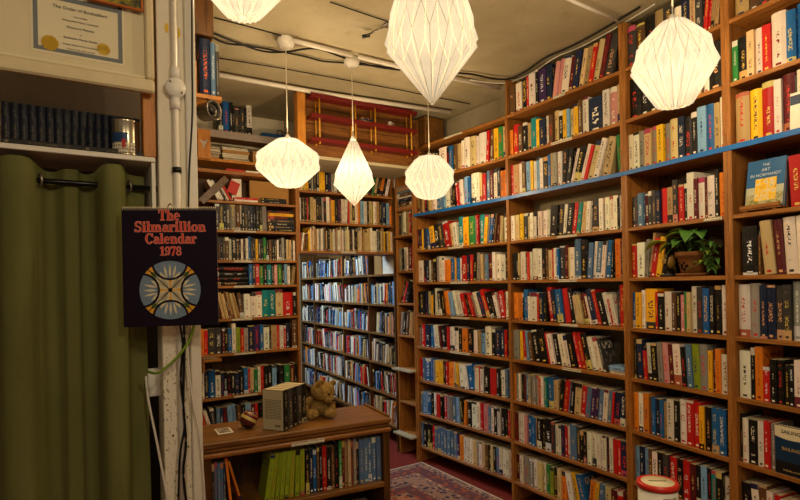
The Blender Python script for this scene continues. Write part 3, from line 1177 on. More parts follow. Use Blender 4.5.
lrow(8, 'w40/20 n30/20 b50/20.5 w38/19.5 n24/18 k25/17.5 k25/17 k30/17 n30/16.5 k35/17 b30/20 r15/19 c25/19 g30/18 w20/19 r25/20 k30/20 k30/20 l30/19 _20 k40/19 g40/18.5 m30/18 k25/19', x0=LX0 + .01, hscale=.93)
lrow(9, 'r20/17<14 w25/17<16 d30/17<8 s25/17 n22/17 m25/17 l30/18<4 l30/18<4 B35/17 k25/17 l40/18 m30/17 r20/17 k40/17 w20/17 G25/17 k30/17 s30/17 k30/17 m30/17 b40/17 k40/17', x0=LX0 + .01, hscale=.93)
lrow(10, rseq('left10', 'kkdBmns', 24, 17), x0=LX0 + .01)

HZ = [2.121, 1.883, 1.661]
hb = bookcase('bookcase', 'wooden shelves bridging the opening, between left bookcase and corner shelves', FH, WH, HZ, 2.42, DEP, side=.014, zb=1.635, labels=[(341, 356, 2)])
row(FH, .016, WH - .016, HZ[0], 'c24/20 k22/20 y24/20 k20/19 G18/19 d20/20 k18/20 y22/20 y20/20 k24/20 n20/19 G22/18 w20/19 k24/20 c20/19 B22/20 k22/20 w24/20 T20/20 c22/20 w20/20 k22/20 w28/19>9 k24/19>11 g16/19>12 c16/19>12 k18/19>12 o22/19>13 k16/18>13 w20/17>14', 'head0', clear=.25)
row(FH, .016, WH - .016, HZ[1], 'w14/18 k14/18 B14/18 k16/18 r10/18 k14/18 T25/19 c20/19 k20/19 k22/20 G15/19 k20/19 w22/20 T20/19 y25/18 k20/19 n18/19 m10/19 w20/19 w24/19>3 r10/18 c18/18 k22/19 w20/19 o22/19 l25/19 w25/19 k14/19 c25/19 L12/18 w25/19 T20/19 k16/19 n40/18.5 l20/18.5 o16/16', 'head1', clear=.215)
row(FH, .016, WH - .016, HZ[2], 'r10/14 w14/14>8 m14/14>8 B14/14>8 y14/18 w12/17.5 ' + rseq('head2', 'wwwwccckkdTGB', 46, 17, 9, 17) + ' y14/17 k12/17 c14/17 y14/17 w14/17', 'head2', clear=.2)

# ------------------------------------------------------------------ low cabinet
CT = .81
c0, c1 = hitz(201.8, 444.8, CT), hitz(391.6, 417.5, CT)
FC, WC = two((c0.x, c0.y), (c1.x, c1.y))
cb = thing('low_cabinet', 'low dark oak cabinet with open shelves in front of the bookcase', 'cabinet', FC.P, FC.a)
CD = .30
box('cabinet_top', cb, -.0, WC, 0, CD, CT - .024, CT, M['dwood_x'], .005)
tr_ = box('raised_edge', cb, WC - .012, WC, .01, CD, CT + .0004, CT + .008, M['dwood_x'], .003)
box('moulding', cb, .006, WC - .006, .012, CD - .002, CT - .041, CT - .0245, M['dwood_x'], .004)
rail = box('front_rail', cb, .001, WC - .001, -.004, .03, CT - .061, CT - .0415, M['rail_wood'], .006)
la, lb_ = FC.lx(291, 440), FC.lx(324, 438)
box('paper_label', rail, la, lb_, -.0056, -.0042, CT - .059, CT - .043, M['label_print'], 0)
box('side_panel', cb, .004, .034, .012, CD, .009, CT - .0615, M['dwood_z'])
box('side_panel', cb, WC - .036, WC - .006, .012, CD, .009, CT - .0615, M['dwood_z'])
box('back_panel', cb, .034, WC - .036, CD - .012, CD, .05, CT - .0615, M['dwood_z'], 0)
CS = [EYE - .868, .22]
box('shelf', cb, .0345, WC - .0365, .006, CD - .0125, CS[0] - .022, CS[0], M['dwood_x'], .003)
box('shelf', cb, .0345, WC - .0365, .006, CD - .0125, CS[1] - .022, CS[1], M['dwood_x'], .003)
box('plinth', cb, .0345, WC - .0365, .02, .04, .009, .19, M['dwood_x'])
row(FC, .036, FC.lx(245, 480), CS[0], 'd30/19 s30/19 s30/19 s30/18.5 n26/18.5 o26/20<5 o24/19<15', 'cab0', clear=.2, yoff=.03, jh=.2)
gx = FC.lx(266, 492)
row(FC, gx, FC.lx(308, 480), CS[0], 'L34/18.5>9 L28/19>8 L28/19>7 L28/19>6 L28/19>5 L30/19>4 L30/19>2 L30/19>1', 'cab1', clear=.205, yoff=.03, jh=.15)
row(FC, FC.lx(308.5, 480), WC - .039, CS[0], 'k24/18 n26/18.5 b24/17.5 B16/18.5 k20/18.5 r30/19 k34/18 B20/18 k26/19.5 g20/20 m22/20 T20/20 c18/20 B18/19 G20/20 k16/18 s34/19 s28/19 s28/19 s28/19 s28/19', 'cab2', clear=.205, yoff=.03, jh=.15)
row(FC, FC.lx(330, 500), WC - .06, CS[1], 'k30/19 w40/20 y30/20 k30/20 B30/19 w30/20 k40/20', 'cab3', clear=.27, yoff=.03)

# ------------------------------------------------------------------ pendant lamps
LAMPS = []


def lamp(label, px, py, d, prof, Rm, H, anchor_py_bottom, N=14, power=30, mount=True, ph=0.0, twist=.3):
    """prof: list of (height fraction, radius fraction, kind) kind 0 plain ring, 1 ridge on even, 2 ridge on odd"""
    pb = hitd(px, anchor_py_bottom, d)
    o = thing('pendant_lamp', label, 'lamp', pb, ph, 'folded paper pendant lamps')
    bm = bmesh.new()
    rings = []
    K = 2 * N
    for zf, rf, kind in prof:
        ring = []
        for i in range(K):
            r = Rm * rf
            if kind == 1:
                r *= 1.0 if i % 2 == 0 else .92
            elif kind == 2:
                r *= 1.0 if i % 2 == 1 else .92
            elif kind == 3:
                r *= 1.0 if i % 2 == 0 else .8
            elif kind == 4:
                r *= 1.0 if i % 2 == 1 else .8
            a = 2 * PI * i / K
            ring.append(bm.verts.new((r * math.cos(a), r * math.sin(a), H * zf)))
        rings.append(ring)
    for q, (A, B) in enumerate(zip(rings, rings[1:])):
        ka, kb = prof[q][2], prof[q + 1][2]
        for i in range(K):
            j = (i + 1) % K
            if ka == 1 and kb == 2:
                if i % 2:
                    bm.faces.new((A[i], A[j], B[j]))
                    bm.faces.new((A[i], B[j], B[i]))
                else:
                    bm.faces.new((A[i], A[j], B[i]))
                    bm.faces.new((A[j], B[j], B[i]))
            else:
                bm.faces.new((A[i], A[j], B[j], B[i]))
    bm.faces.new(rings[0][::-1])
    bm.faces.new(rings[-1])
    mid = [q for q in range(len(prof) - 1) if prof[q][2] == 1][0]
    bf = bmesh.new()
    for i in range(K):
        if i % 2:
            add_tube(bf, [rings[q][i].co for q in range(mid + 1)], .0008, 4)
            for j in ((i + 1) % K, i - 1):
                add_tube(bf, [rings[mid][i].co, rings[mid + 1][j].co], .0008, 4)
        else:
            add_tube(bf, [rings[q][i].co for q in range(mid + 1, len(prof))], .0008, 4)
    sh = bm_obj('lamp_shade', bm, M['shade'], o)
    sh['label'] = 'lit cream paper shade'
    bm_obj('fold_shade_lines', bf, M['fold'], sh)  # tubes laid on the folds to paint in the crease shading
    top = CEIL - pb.z
    fit = lathe('lamp_fitting', o, [(0, H + .03), (.008, H + .03), (.014, H + .018), (.016, H + .001), (0, H + .001)], M['white_plastic'], 12)
    if top - H > .04:
        tube('cord', o, [(0, 0, H + .018), (0, 0, top - .02)], .0028, M['cream_cloth'], 6)
        lathe('ceiling_rose', o, [(0, top - .055), (.028, top - .053), (.042, top - .04), (.046, top - .018), (.04, top - .004), (.04, top), (0, top)], M['white_plastic'], 20)
    L = bpy.data.lights.new('bulb_light', 'POINT')
    L.energy = power
    L.color = (1, .83, .58)
    L.shadow_soft_size = 0.011
    lo = bpy.data.objects.new('bulb_light', L)
    COL.objects.link(lo)
    lo.parent = o
    lo.location = (0, 0, H * .5)
    LAMPS.append(L)
    return o


PW = 34
lamp('folded paper pendant lamp, wide squat one left of the diamond one', 288.5, 161, 2.80, [(0, .12, 0), (.03, .40, 3), (.40, 1, 1), (.68, .98, 2), (.97, .42, 4), (1, .36, 0)], .168, .248, 187.5, 18, PW * 1.3)
lamp('folded paper pendant lamp, small narrow diamond shape between two round ones', 354.5, 173, 3.06, [(0, .05, 0), (.33, 1, 1), (.5, .9, 2), (1, .17, 0)], .119, .37, 205.5, 14, PW)
lamp('folded paper pendant lamp, small ball hanging lowest before the far bookcase', 430, 176, 3.40, [(0, .32, 0), (.06, .58, 3), (.38, .98, 1), (.64, .99, 2), (.93, .6, 4), (1, .45, 0)], .16, .262, 198.5, 18, PW)
lamp('folded paper pendant lamp, big tapering diamond at the top centre', 432.5, 45, 1.90, [(0, .04, 0), (.37, 1, 1), (.54, .9, 2), (1, .4, 0)], .168, .56, 104, 16, PW, ph=.1)
lamp('folded paper pendant lamp, large rounded one hanging before the right bookcases', 674.5, 61, 1.94, [(0, .1, 0), (.035, .42, 3), (.48, 1, 1), (.74, .84, 2), (.97, .38, 4), (1, .3, 0)], 0.147, .31, 108, 18, PW, ph=.15)
lamp('folded paper pendant lamp cropped by the top edge beside the column', 243, 0, 2.0, [(0, .1, 0), (.03, .42, 3), (.45, 1, 1), (.72, .95, 2), (.97, .4, 4), (1, .34, 0)], .16, .26, 17.5, 18, PW)

# ------------------------------------------------------------------ ceiling fittings, conduits and cables


def cpt(px, py, drop=.012):
    return hitz(px, py, CEIL - drop)


tag(tube('conduit_pipe', None, [cpt(186, 69, .03), cpt(320, 93, .03), cpt(450, 112.5, .03)], .0145, M['white_metal'], 10), 'long white conduit pipe crossing the ceiling above the red rack', 'pipe')
tag(tube('conduit_pipe', None, [cpt(292, 40.5, .02), cpt(352, 55.5, .02)], .011, M['white_metal'], 10), 'short white conduit pipe joining two lamp roses on the ceiling', 'pipe')
tag(tube('conduit_pipe', None, [cpt(358, 57, .02), cpt(425, 73, .02), cpt(500, 88, .02)], .011, M['white_metal'], 10), 'white conduit pipe running behind the big diamond lamp', 'pipe')
tag(tube('conduit_pipe', None, [cpt(566, -2, .012), cpt(618, 21, .012)], .008, M['white_metal'], 8), 'thin white conduit on the ceiling reaching the plant bookcase', 'pipe')
tag(tube('ceiling_cable', None, [cpt(210, 32), cpt(235, 42), cpt(262, 51, .02), cpt(285, 52, .03), cpt(315, 48.5), cpt(342, 57), cpt(372, 66), cpt(400, 70)], .005, M['black_cable'], 6, 5), 'black ceiling cable, upper of two sagging past the lamp rose', 'cable')
tag(tube('ceiling_cable', None, [cpt(208, 35), cpt(225, 43), cpt(250, 46), cpt(280, 51.5), cpt(303, 56), cpt(322, 61), cpt(345, 63), cpt(395, 68)], .005, M['black_cable'], 6, 5), 'black ceiling cable, lower of two sagging past the lamp rose', 'cable')
tag(tube('ceiling_cable', None, [cpt(212, 57), cpt(280, 68), cpt(340, 79), cpt(400, 90), cpt(470, 104)], .0035, M['black_cable'], 6), 'thin straight dark ceiling cable just above the long conduit', 'cable')
tag(tube('ceiling_cable', None, [cpt(640, 7, .01), cpt(600, 31, .012), cpt(570, 47, .012), cpt(545, 58, .016), cpt(525, 72, .02), cpt(508, 79, .02), cpt(490, 78, .02), cpt(470, 74, .015), cpt(440, 72, .012)], .0055, M['black_cable'], 6, 5), 'black ceiling cable along the top of the right bookcases', 'cable')
tag(tube('ceiling_cable', None, [cpt(655, 4, .008), cpt(612, 30, .008), cpt(580, 47, .008), cpt(556, 57, .012), cpt(533, 72, .02), cpt(505, 83, .02), cpt(470, 80, .02)], .004, M['white_metal'], 6, 5), 'pale ceiling cable twisting beside the black one over the bookcases', 'cable')
tag(tube('ceiling_cable', None, [cpt(330, 2, .006), cpt(365, 14, .006), cpt(392, 23, .006), cpt(420, 34, .006)], .003, M['black_cable'], 6), 'thin dark ceiling cable ending behind the big diamond lamp', 'cable')
tag(tube('ceiling_cable', None, [cpt(214, 17.5, .003), cpt(250, 27, .003), cpt(283, 36, .003)], .003, M['black_cable'], 6), 'thin dark ceiling cable leading from the wood post to lamp rose', 'cable')
b0 = thing('ceiling_bracket', 'small dark metal bracket on the ceiling left of the big lamp', 'bracket', cpt(388, 24, .0))
pa, pb_ = cpt(388, 24, .008) - b0.location, cpt(366, 36, .03) - b0.location
tube('arm', b0, [pa, pb_], .006, M['grey_metal'])
tube('clamp', b0, [pb_ + Vector((-.02, 0, -.004)), pb_ + Vector((.02, 0, .004))], .01, M['black_metal'])
lathe('base_plate', b0, [(0, -.012), (.02, -.012), (.024, -.001), (0, -.001)], M['grey_metal'], 14)
# ceiling board joints
for i, (a, b) in enumerate([((420, 12), (560, 46)), ((500, -5), (560, 12))]):
    pass

# ------------------------------------------------------------------ bulkhead with the red rack
kP = hitd(346, 130, 3.70)
FK = Frame((kP.x, kP.y), VANG)
ka, kb = FK.lx(303, 115), FK.lx(412, 130)
z_bot = FK.lz(346, 160)
bh = thing('bulkhead_box', 'wooden plank box hung from the ceiling behind the red rack', 'box', FK.P, FK.a)
pz = [z_bot + (CEIL - .005 - z_bot) * i / 4 for i in range(5)]
for i in range(4):
    box('plank', bh, ka, kb, .0, .02, pz[i] + .0015, pz[i + 1] - .0015, M['plank'], .002)
box('base_board', bh, ka - .02, kb + .05, -.03, .34, z_bot - .022, z_bot, M['wallpaint'], .002)
box('end_post', bh, FK.lx(295.5, 115), FK.lx(304, 115) - .002, -.035, .03, z_bot + .001, CEIL - .03, M['orangewood'], .003)
box('end_panel', bh, kb + .002, kb + .045, -.02, .3, z_bot + .001, CEIL - .08, M['plank'], .003)
tag(box('storage_crate', None, .004, .13, .03, .22, LEV[0] + .0026, CEIL - .012, M['dwood_x'], .004, loc=f1.P, rot=(0, 0, f1.a)), 'dark brown wooden box on top of the farthest tall bookcase, under ceiling', 'box')
# header trim strip under the bulkhead, at the bridging shelves
tr = box('crown_board', hb, 0, WH, -.012, -.0005, 2.335 - 1.635, 2.42 - 1.635, M['plank'], .002)
rk = thing('wall_rack', 'red and yellow wooden spice rack mounted on the plank bulkhead', 'rack', FK.P, FK.a)
rx0, rx1 = FK.lx(308, 110), FK.lx(409, 122)
rz = [FK.lz(346, 147.5), FK.lz(346, 125), FK.lz(346, 106)]
RY0, RY1 = -.085, -.006
for z in rz:
    box('red_shelf', rk, rx0 - .015, rx1 + .015, RY0, RY1, z - .007, z + .007, M['red_paint'], .002)
    box('red_rail', rk, rx0 - .015, rx1 + .015, RY0 - .006, RY0 - .0005, z - .004, z + .018, M['red_paint'], .001)
for px in (315, 350.5, 370, 405.5):
    x = FK.lx(px, 125)
    x = min(max(x, rx0), rx1)
    for y in (RY0 + .008, RY1 - .008):
        tube('yellow_post', rk, [(x, y, rz[0] - .02), (x, y, rz[2] + .02)], .0055, M['yellow_rod'], 8)
jug = thing('milk_jug', 'small cream jug standing on the red rack\'s middle shelf', 'jug', FK.w(FK.lx(386.5, 124), -.045, rz[1] + .0075))
lathe('jug_body', jug, [(0, 0), (.014, 0), (.02, .01), (.021, .022), (.015, .034), (.013, .042), (.016, .047), (.013, .046), (.011, .036), (.011, .004), (0, .004)], M['white_plastic'], 18)
tube('jug_handle', jug, [(.014, 0, .04), (.028, 0, .036), (.029, 0, .02), (.018, 0, .014)], .0025, M['white_plastic'], 6, 4)
pile(FK, FK.lx(358, 120), FK.lx(368, 120), rz[1] + .0075, 's10 B12 n12 B10', 'rackp', yoff=-.075)

# ------------------------------------------------------------------ upper left clutter
up = thing('wall_shelf', 'upper wooden shelves loaded with books and papers above left bookcase', 'shelf', FL.P, FL.a)
zU = [FL.lz(240, 134), FL.lz(235, 161), FL.lz(235, 172)]
box('shelf_board', up, .0, WL - .05, -.03, .2, zU[0] - .03, zU[0], M['dwood_x'], .002)
wb = box('front_board', up, .03, WL - .06, -.045, -.031, zU[0] - .055, zU[0] - .004, M['grey_front'], .002)
wb['label'] = 'pale grey front board'
box('shelf_board', up, -.02, WL - .02, -.02, .2, zU[1] - .02, zU[1], M['orangewood'], .002)
box('shelf_board', up, -.02, WL - .02, -.03, .2, zU[2] - .024, zU[2], M['wood_x'], .002)
box('upright', up, -.035, -.0205, -.03, .2, 2.02, 2.62, M['wood_z'], .002)
# carved bracket with a bird-shaped cut
bx0, bx1 = FL.lx(196, 145), FL.lx(209, 145)
br = box('carved_bracket', up, bx0, bx1, -.05, -.031, FL.lz(203, 160), FL.lz(203, 131), M['orangewood'], .004)
bm = bmesh.new()
cxm, czm = (bx0 + bx1) / 2, (FL.lz(203, 160) + FL.lz(203, 131)) / 2
pts = [(-.03, .03), (-.012, .018), (.006, .022), (.022, .034), (.018, .012), (.006, -.004), (.002, -.03), (-.008, -.03), (-.012, -.004), (-.024, .01)]
bm.faces.new([bm.verts.new((cxm + x, -.0512, czm + z)) for x, z in pts])
bmesh.ops.solidify(bm, geom=bm.faces[:], thickness=.001)
bm_obj('bird_cutout', bm, M['white_board'], br)
# slanted brace
mwb = Matrix.Translation(Vector((FL.lx(196, 198), -.02, FL.lz(196, 200)))) @ Matrix.Rotation(rad(48), 4, 'Y')
box('brace', up, 0, .05, -.01, .02, 0, .25, M['dwood_z'], .002, mw=Matrix.Translation(Vector((FL.lx(198, 200), 0, FL.lz(198, 199)))) @ Matrix.Rotation(rad(45), 4, 'Y'))
row(FL, FL.lx(219, 120), FL.lx(253, 130), zU[0] + .0006, 'k30/18 b42/23 k24/22.5 k10/18 d28/18 k10/18 d28/18 k12/19 w38/23', 'up0', clear=.26, yoff=.0, jh=.1)
g = thing('modem_box', 'flat blue plastic box with a looped wire on the upper shelf', 'box', FL.w(FL.lx(262, 132), .0, zU[0] + .001), FL.a)
box('case', g, 0, .19, 0, .1, 0, .034, plain('blue_plastic', '#1c4a7a', .35), .004)
tube('wire', g, [(.13, .03, .034), (.12, .02, .06), (.145, .01, .07), (.165, .02, .05), (.15, .0, .03), (.2, -.004, .01), (.23, .0, .006)], .003, M['black_cable'], 6, 5)
for i, (a, b, h, m, lab) in enumerate([(208, 221, 26, 'newsprint', 'slumped bundle of tan papers beside the carved bracket'), (222, 250, 22, 'newsprint', 'pile of tan magazines under the pale front board')]):
    xa, xb = FL.lx(a, 152), FL.lx(b, 152)
    o = thing('magazine_stack', lab, 'magazines', FL.w(xa, -.005, zU[1] + .0006), FL.a)
    z = 0
    rr = random.Random(5 + i)
    for q in range(5):
        tt = rr.uniform(.012, .022)
        s = rr.uniform(0, .012)
        box('magazine', o, s, xb - xa - rr.uniform(0, .012), rr.uniform(0, .02), .15, z, z + tt - .0005, M[rr.choice(['newsprint', 'label_print', 'cardboard'])], .001)
        z += tt
tag(box('envelope_box', None, 0, FL.lx(281, 160) - FL.lx(252, 160), 0, .14, 0, .085, M['cardboard'], loc=FL.w(FL.lx(253, 160), .0, zU[1] + .0008), rot=(0, 0, FL.a)), 'brown cardboard box beside the magazine pile, behind the squat lamp', 'box')
tag(box('paper_folder', None, 0, .13, 0, .15, 0, .014, M['red_card'], loc=FL.w(FL.lx(225, 169), -.024, zU[2] + .001), rot=(0, 0, FL.a)), 'flat red folder slid between the two upper left shelf boards', 'folder')
tag(box('paper_folder', None, 0, .1, 0, .15, 0, .012, M['white_card'], loc=FL.w(FL.lx(244.5, 171), -.024, zU[2] + .001), rot=(0, 0, FL.a)), 'flat white folder beside the red one, upper left shelves', 'folder')
zt = LZ[2] + .0008
tag(box('cardboard_panel', None, 0, FL.lx(292, 190) - FL.lx(252.5, 190), 0, .02, 0, .17, M['cardboard'], loc=FL.w(FL.lx(252.5, 190), .07, zt), rot=(0, 0, FL.a)), 'tan cardboard panel standing below the squat paper lamp', 'panel')
tag(box('cardboard_panel', None, 0, .07, 0, .012, 0, .17, M['white_card'], loc=FL.w(FL.lx(234, 190), .06, zt), rot=(0, 0, FL.a)), 'pinkish white panel standing beside the dark gap, left bookcase top', 'panel')
pile(FL, FL.lx(234, 200), FL.lx(259, 200), zt, 'w14 r16', 'upp1', yoff=-.0)
pile(FL, FL.lx(262, 200), FL.lx(288, 200), zt, 'k18 k20', 'upp2', yoff=-.0)
row(FL, FL.lx(207, 195), FL.lx(232, 195), zt, 'w20/15<30 w22/15<30 k14/14<28 w14/14<28 r14/16<28', 'upp3', clear=.2, yoff=.0)
tag(box('red_flyer', None, 0, .07, 0, .003, 0, .09, M['red_card'], .0005, loc=FL.w(FL.lx(228, 190), .035, zt + .07), rot=(0, rad(20), FL.a)), 'red folded flyer propped above the small stack of papers', 'flyer')
# timber post, tall blue books and lamp-like reel beside the column
tp = hitd(205, 60, 2.40)
FT = Frame((tp.x, tp.y), VANG)
tag(box('timber_post', None, FT.lx(188, 20), FT.lx(213.5, 20), .0, .12, FT.lz(205, 35.5), CEIL - .002, M['dwood_z'], .003, mw=None, loc=FT.P, rot=(0, 0, FT.a)), 'brown timber post hanging from the ceiling beside the column', 'post')
sh = thing('bracket_shelf', 'small pine bracket shelf behind the column holding tall blue books', 'shelf', FT.P, FT.a)
zt2 = FT.lz(205, 94)
box('shelf_board', sh, FT.lx(188, 95), FT.lx(222, 98), -.0, .2, zt2 - .02, zt2, M['orangewood'], .002)
box('bracket_arm', sh, FT.lx(212, 95), FT.lx(218, 98), .005, .03, zt2 - .05, zt2 - .0205, M['orangewood'], .002)
box('back_strip', sh, FT.lx(188, 80), FT.lx(199, 80), .04, .06, zt2 + .0005, zt2 + .16, M['orangewood'], .002)
zq = zt2 + .0008


def special_book(mw, t, h, d, code, ink, label, name='book', hard=True, group=None, seed=.31):
    bkd = dict(mw=mw, t=t, h=h, d=d, hard=hard, code=code, col=srgb(CC[code][0]), ink=srgb(ink), seed=seed)
    a = MeshAcc()
    a.book(bkd, pages=False)
    o = link(name, a.mesh(name), M['cover'], mw=mw)
    tag(o, label, 'book', group)
    p = MeshAcc()
    p.book(bkd, cover=False)
    link('page_block', p.mesh('page_block'), M['pages'], o)
    return o


def at(frame, x, y, z, lean=0, px=0):
    return Matrix.Translation(frame.w(x, y, z)) @ Matrix.Rotation(frame.a, 4, 'Z') @ Matrix.Rotation(rad(lean), 4, 'Y') @ Matrix.Translation((-px, 0, 0))


xa = FT.lx(200.5, 75)
special_book(at(FT, xa, .0, zq), .045, FT.lz(205, 38.5) - zq, .17, 'n', '#d05a28', 'tall dark blue book with orange lettering behind the column top', seed=.77)
special_book(at(FT, xa + .0462, .0, zq), .02, FT.lz(205, 41) - zq, .17, 's', '#c8c8c8', 'tall grey blue book right of the orange-lettered one', seed=.12)
special_book(at(FT, xa + .0672, .0, zq), .016, FT.lz(205, 42) - zq, .17, 'd', '#8a8a80', 'tall dark grey book, rightmost on the pine bracket shelf', seed=.52)
rl = thing('cable_reel', 'dark round metal reel hanging under the pine bracket shelf', 'reel', FT.w(FT.lx(208, 112), -.01, FT.lz(208, 112)), FT.a + rad(30))
rotx = Matrix.Rotation(rad(90), 4, 'X')
lathe('reel_body', rl, [(0, -.07), (.05, -.07), (.066, -.06), (.07, .05), (.074, .06), (.066, .066), (.06, .05), (.045, .035), (.0, .035)], M['grey_metal'], 28, mw=rotx @ Matrix.Scale(.6, 4))
lathe('reel_ring', rl, [(.05, .036), (.055, .05), (.062, .054), (.06, .062), (.05, .055), (.045, .04)], M['dark_plastic'], 28, mw=rotx @ Matrix.Scale(.6, 4))
lathe('reel_hub', rl, [(0, .036), (.028, .036), (.03, .046), (.02, .056), (0, .057)], M['dark_plastic'], 20, mw=rotx @ Matrix.Scale(.6, 4))
tube('reel_hook', rl, [(0, 0, .041), (0, .0, .05), (0, .01, zt2 - .021 - FT.lz(208, 112))], .004, M['black_metal'])

# ------------------------------------------------------------------ things on the low cabinet
ba = rad(65)
bc = hitz(284.2, 431.8, CT)
ub = Vector((math.sin(rad(22)), math.cos(rad(22)), 0))     # along the spines, away from the viewer
ang = math.atan2(ub.y, ub.x)
cols = ['k', 'd', 'k', 'd', 'k']
pos = 0.0
ords = ['nearest', 'second nearest', 'middle', 'second farthest', 'farthest']
FBk = Frame((bc.x, bc.y), ang)
for i in range(5):
    t = .0335
    mw = at(FBk, pos, 0, CT + .0006)
    o = special_book(mw, t, .165, .103, cols[i], '#a89468', f'dark spined paperback, {ords[i]} of the five standing on the cabinet', hard=False, group='five paperbacks standing on the cabinet', seed=.17 + .13 * i)
    if i == 0:
        bm = bmesh.new()
        bm.faces.new([bm.verts.new(p) for p in ((-.0006, .003, .002), (-.0006, .101, .002), (-.0006, .101, .163), (-.0006, .003, .163))])
        bmesh.ops.solidify(bm, geom=bm.faces[:], thickness=.0004)
        q = bm_obj('back_cover', bm, None, o)
        k = NT('printed_blurb')
        tc = k.n('TexCoord')
        s = k.n('SeparateXYZ')
        k.t.links.new(tc.outputs['Object'], s.inputs[0])
        y, z = s.outputs[1], s.outputs[2]
        rw = k.math('GREATER_THAN', k.math('FRACT', k.math('MULTIPLY', z, 160)), .5)
        nz = k.noise(k.comb(k.math('MULTIPLY', y, 420), k.math('FLOOR', k.math('MULTIPLY', z, 160))), 1, 1)
        zone = k.math('MULTIPLY', k.math('GREATER_THAN', z, .045), k.math('LESS_THAN', z, .128))
        ins = k.math('LESS_THAN', k.math('ABSOLUTE', k.math('SUBTRACT', y, .052)), .04)
        code = k.math('MULTIPLY', k.math('LESS_THAN', k.math('ABSOLUTE', k.math('SUBTRACT', z, .02)), .004), k.math('LESS_THAN', k.math('ABSOLUTE', k.math('SUBTRACT', y, .03)), .013))
        m = k.math('MAXIMUM', k.math('MULTIPLY', k.math('MULTIPLY', zone, ins), k.math('MULTIPLY', rw, k.math('GREATER_THAN', nz, .42))), code)
        k.bsdf(k.mix(m, srgb('#e6d9b4'), srgb('#8c8266')), .6, .2)
        q.data.materials.append(k.m)
        q['label'] = 'cream printed back cover'
    pos += t + .0007
rb = .0365
bp = hitz(247.5, 429.5, CT)
bm = bmesh.new()
bmesh.ops.create_uvsphere(bm, u_segments=32, v_segments=20, radius=rb)
tag(bm_obj('striped_ball', bm, M['ball'], None, smooth=True, loc=(bp.x, bp.y + .02, CT + rb + .0005), rot=(rad(-18), rad(28), 0)), 'small striped red and cream ball on the dark cabinet', 'ball')
q0, q1, q3 = hitz(213, 428, CT), hitz(227.5, 425.8, CT), hitz(220, 436.8, CT)
cq = (q1 + q3) / 2
cd_ = thing('picture_card', 'small printed card lying flat near the cabinet\'s left end', 'card', (cq.x, cq.y, CT + .0005), math.atan2((q3 - q0).y, (q3 - q0).x))
box('card_sheet', cd_, -.045, .045, -.03, .03, 0, .0012, M['white_card'], 0)
box('card_picture', cd_, -.038, .034, -.024, .024, .0013, .0017, M['pic_card'], 0)

# teddy bear
tb = hitz(319, 417.5, CT)
bear = thing('teddy_bear', 'golden brown teddy bear with red ribbon sitting on the cabinet', 'teddy bear', (tb.x, tb.y + .03, CT + .0005), rad(14))
bear.scale = (1.1, 1.1, .99)


def blob(bm, c, r, rot=None):
    m = Matrix.Translation(c)
    if rot:
        m = m @ Matrix.Rotation(rot[0], 4, 'X') @ Matrix.Rotation(rot[1], 4, 'Y') @ Matrix.Rotation(rot[2], 4, 'Z')
    m = m @ Matrix.Diagonal((*r, 1))
    bmesh.ops.create_icosphere(bm, subdivisions=3, radius=1, matrix=m)


def remeshed(name, bm, mat, parent, vox, disp=.003, **kw):
    ob = bm_obj(name, bm, mat, parent, smooth=True, **kw)
    m = ob.modifiers.new('remesh', 'REMESH')
    m.mode = 'VOXEL'
    m.voxel_size = vox
    m.use_smooth_shade = True
    sm = ob.modifiers.new('smooth', 'SMOOTH')
    sm.iterations = 4
    tx = bpy.data.textures.new('plush', 'CLOUDS')
    tx.noise_scale = .006
    d = ob.modifiers.new('plush', 'DISPLACE')
    d.texture = tx
    d.strength = disp
    d.mid_level = .5
    return ob


bm = bmesh.new()
blob(bm, (0, .005, .045), (.042, .036, .046))           # belly
blob(bm, (0, 0, .082), (.026, .024, .02))               # chest and neck
blob(bm, (.032, -.042, .022), (.021, .036, .021), (0, 0, rad(-22)))   # right leg forward
blob(bm, (-.032, -.04, .022), (.022, .036, .022), (0, 0, rad(20)))
blob(bm, (.042, -.062, .024), (.019, .014, .023), (0, 0, rad(-22)))   # feet
blob(bm, (-.04, -.06, .024), (.02, .014, .024), (0, 0, rad(20)))
blob(bm, (.044, -.014, .062), (.016, .018, .032), (rad(30), rad(-22), 0))
blob(bm, (-.048, -.008, .066), (.017, .018, .034), (rad(24), rad(30), 0))
blob(bm, (.048, -.03, .04), (.014, .016, .014))
blob(bm, (-.062, -.02, .044), (.015, .016, .016))
blob(bm, (0, .04, .02), (.012, .012, .012))
remeshed('body', bm, M['fur'], bear, .0032)
hd = bpy.data.objects.new('head', None)
bm = bmesh.new()
hc = Vector((.012, -.014, .113))
hr = Matrix.Translation(hc) @ Matrix.Rotation(rad(42), 4, 'Z') @ Matrix.Rotation(rad(26), 4, 'X') @ Matrix.Rotation(rad(14), 4, 'Y')


def hb_(c, r):
    m = hr @ Matrix.Translation(c) @ Matrix.Diagonal((*r, 1))
    bmesh.ops.create_icosphere(bm, subdivisions=3, radius=1, matrix=m)


hb_((0, 0, 0), (.054, .049, .046))
hb_((0, -.042, -.012), (.026, .024, .021))
hb_((-.042, .006, .038), (.02, .01, .02))
hb_((.042, .006, .038), (.02, .01, .02))
hb_((.026, -.012, -.012), (.02, .02, .02))
hb_((-.026, -.012, -.012), (.02, .02, .02))
head = remeshed('head', bm, M['fur'], bear, .003)
for sx in (-1, 1):
    bm = bmesh.new()
    bmesh.ops.create_uvsphere(bm, u_segments=12, v_segments=8, radius=.0045, matrix=hr @ Matrix.Translation((sx * .019, -.0455, .013)))
    bm_obj('eye', bm, M['eye'], head, smooth=True)
bm = bmesh.new()
bmesh.ops.create_uvsphere(bm, u_segments=12, v_segments=8, radius=1, matrix=hr @ Matrix.Translation((0, -.066, -.005)) @ Matrix.Diagonal((.007, .004, .005, 1)))
bm_obj('nose', bm, M['eye'], head, smooth=True)
bm = bmesh.new()
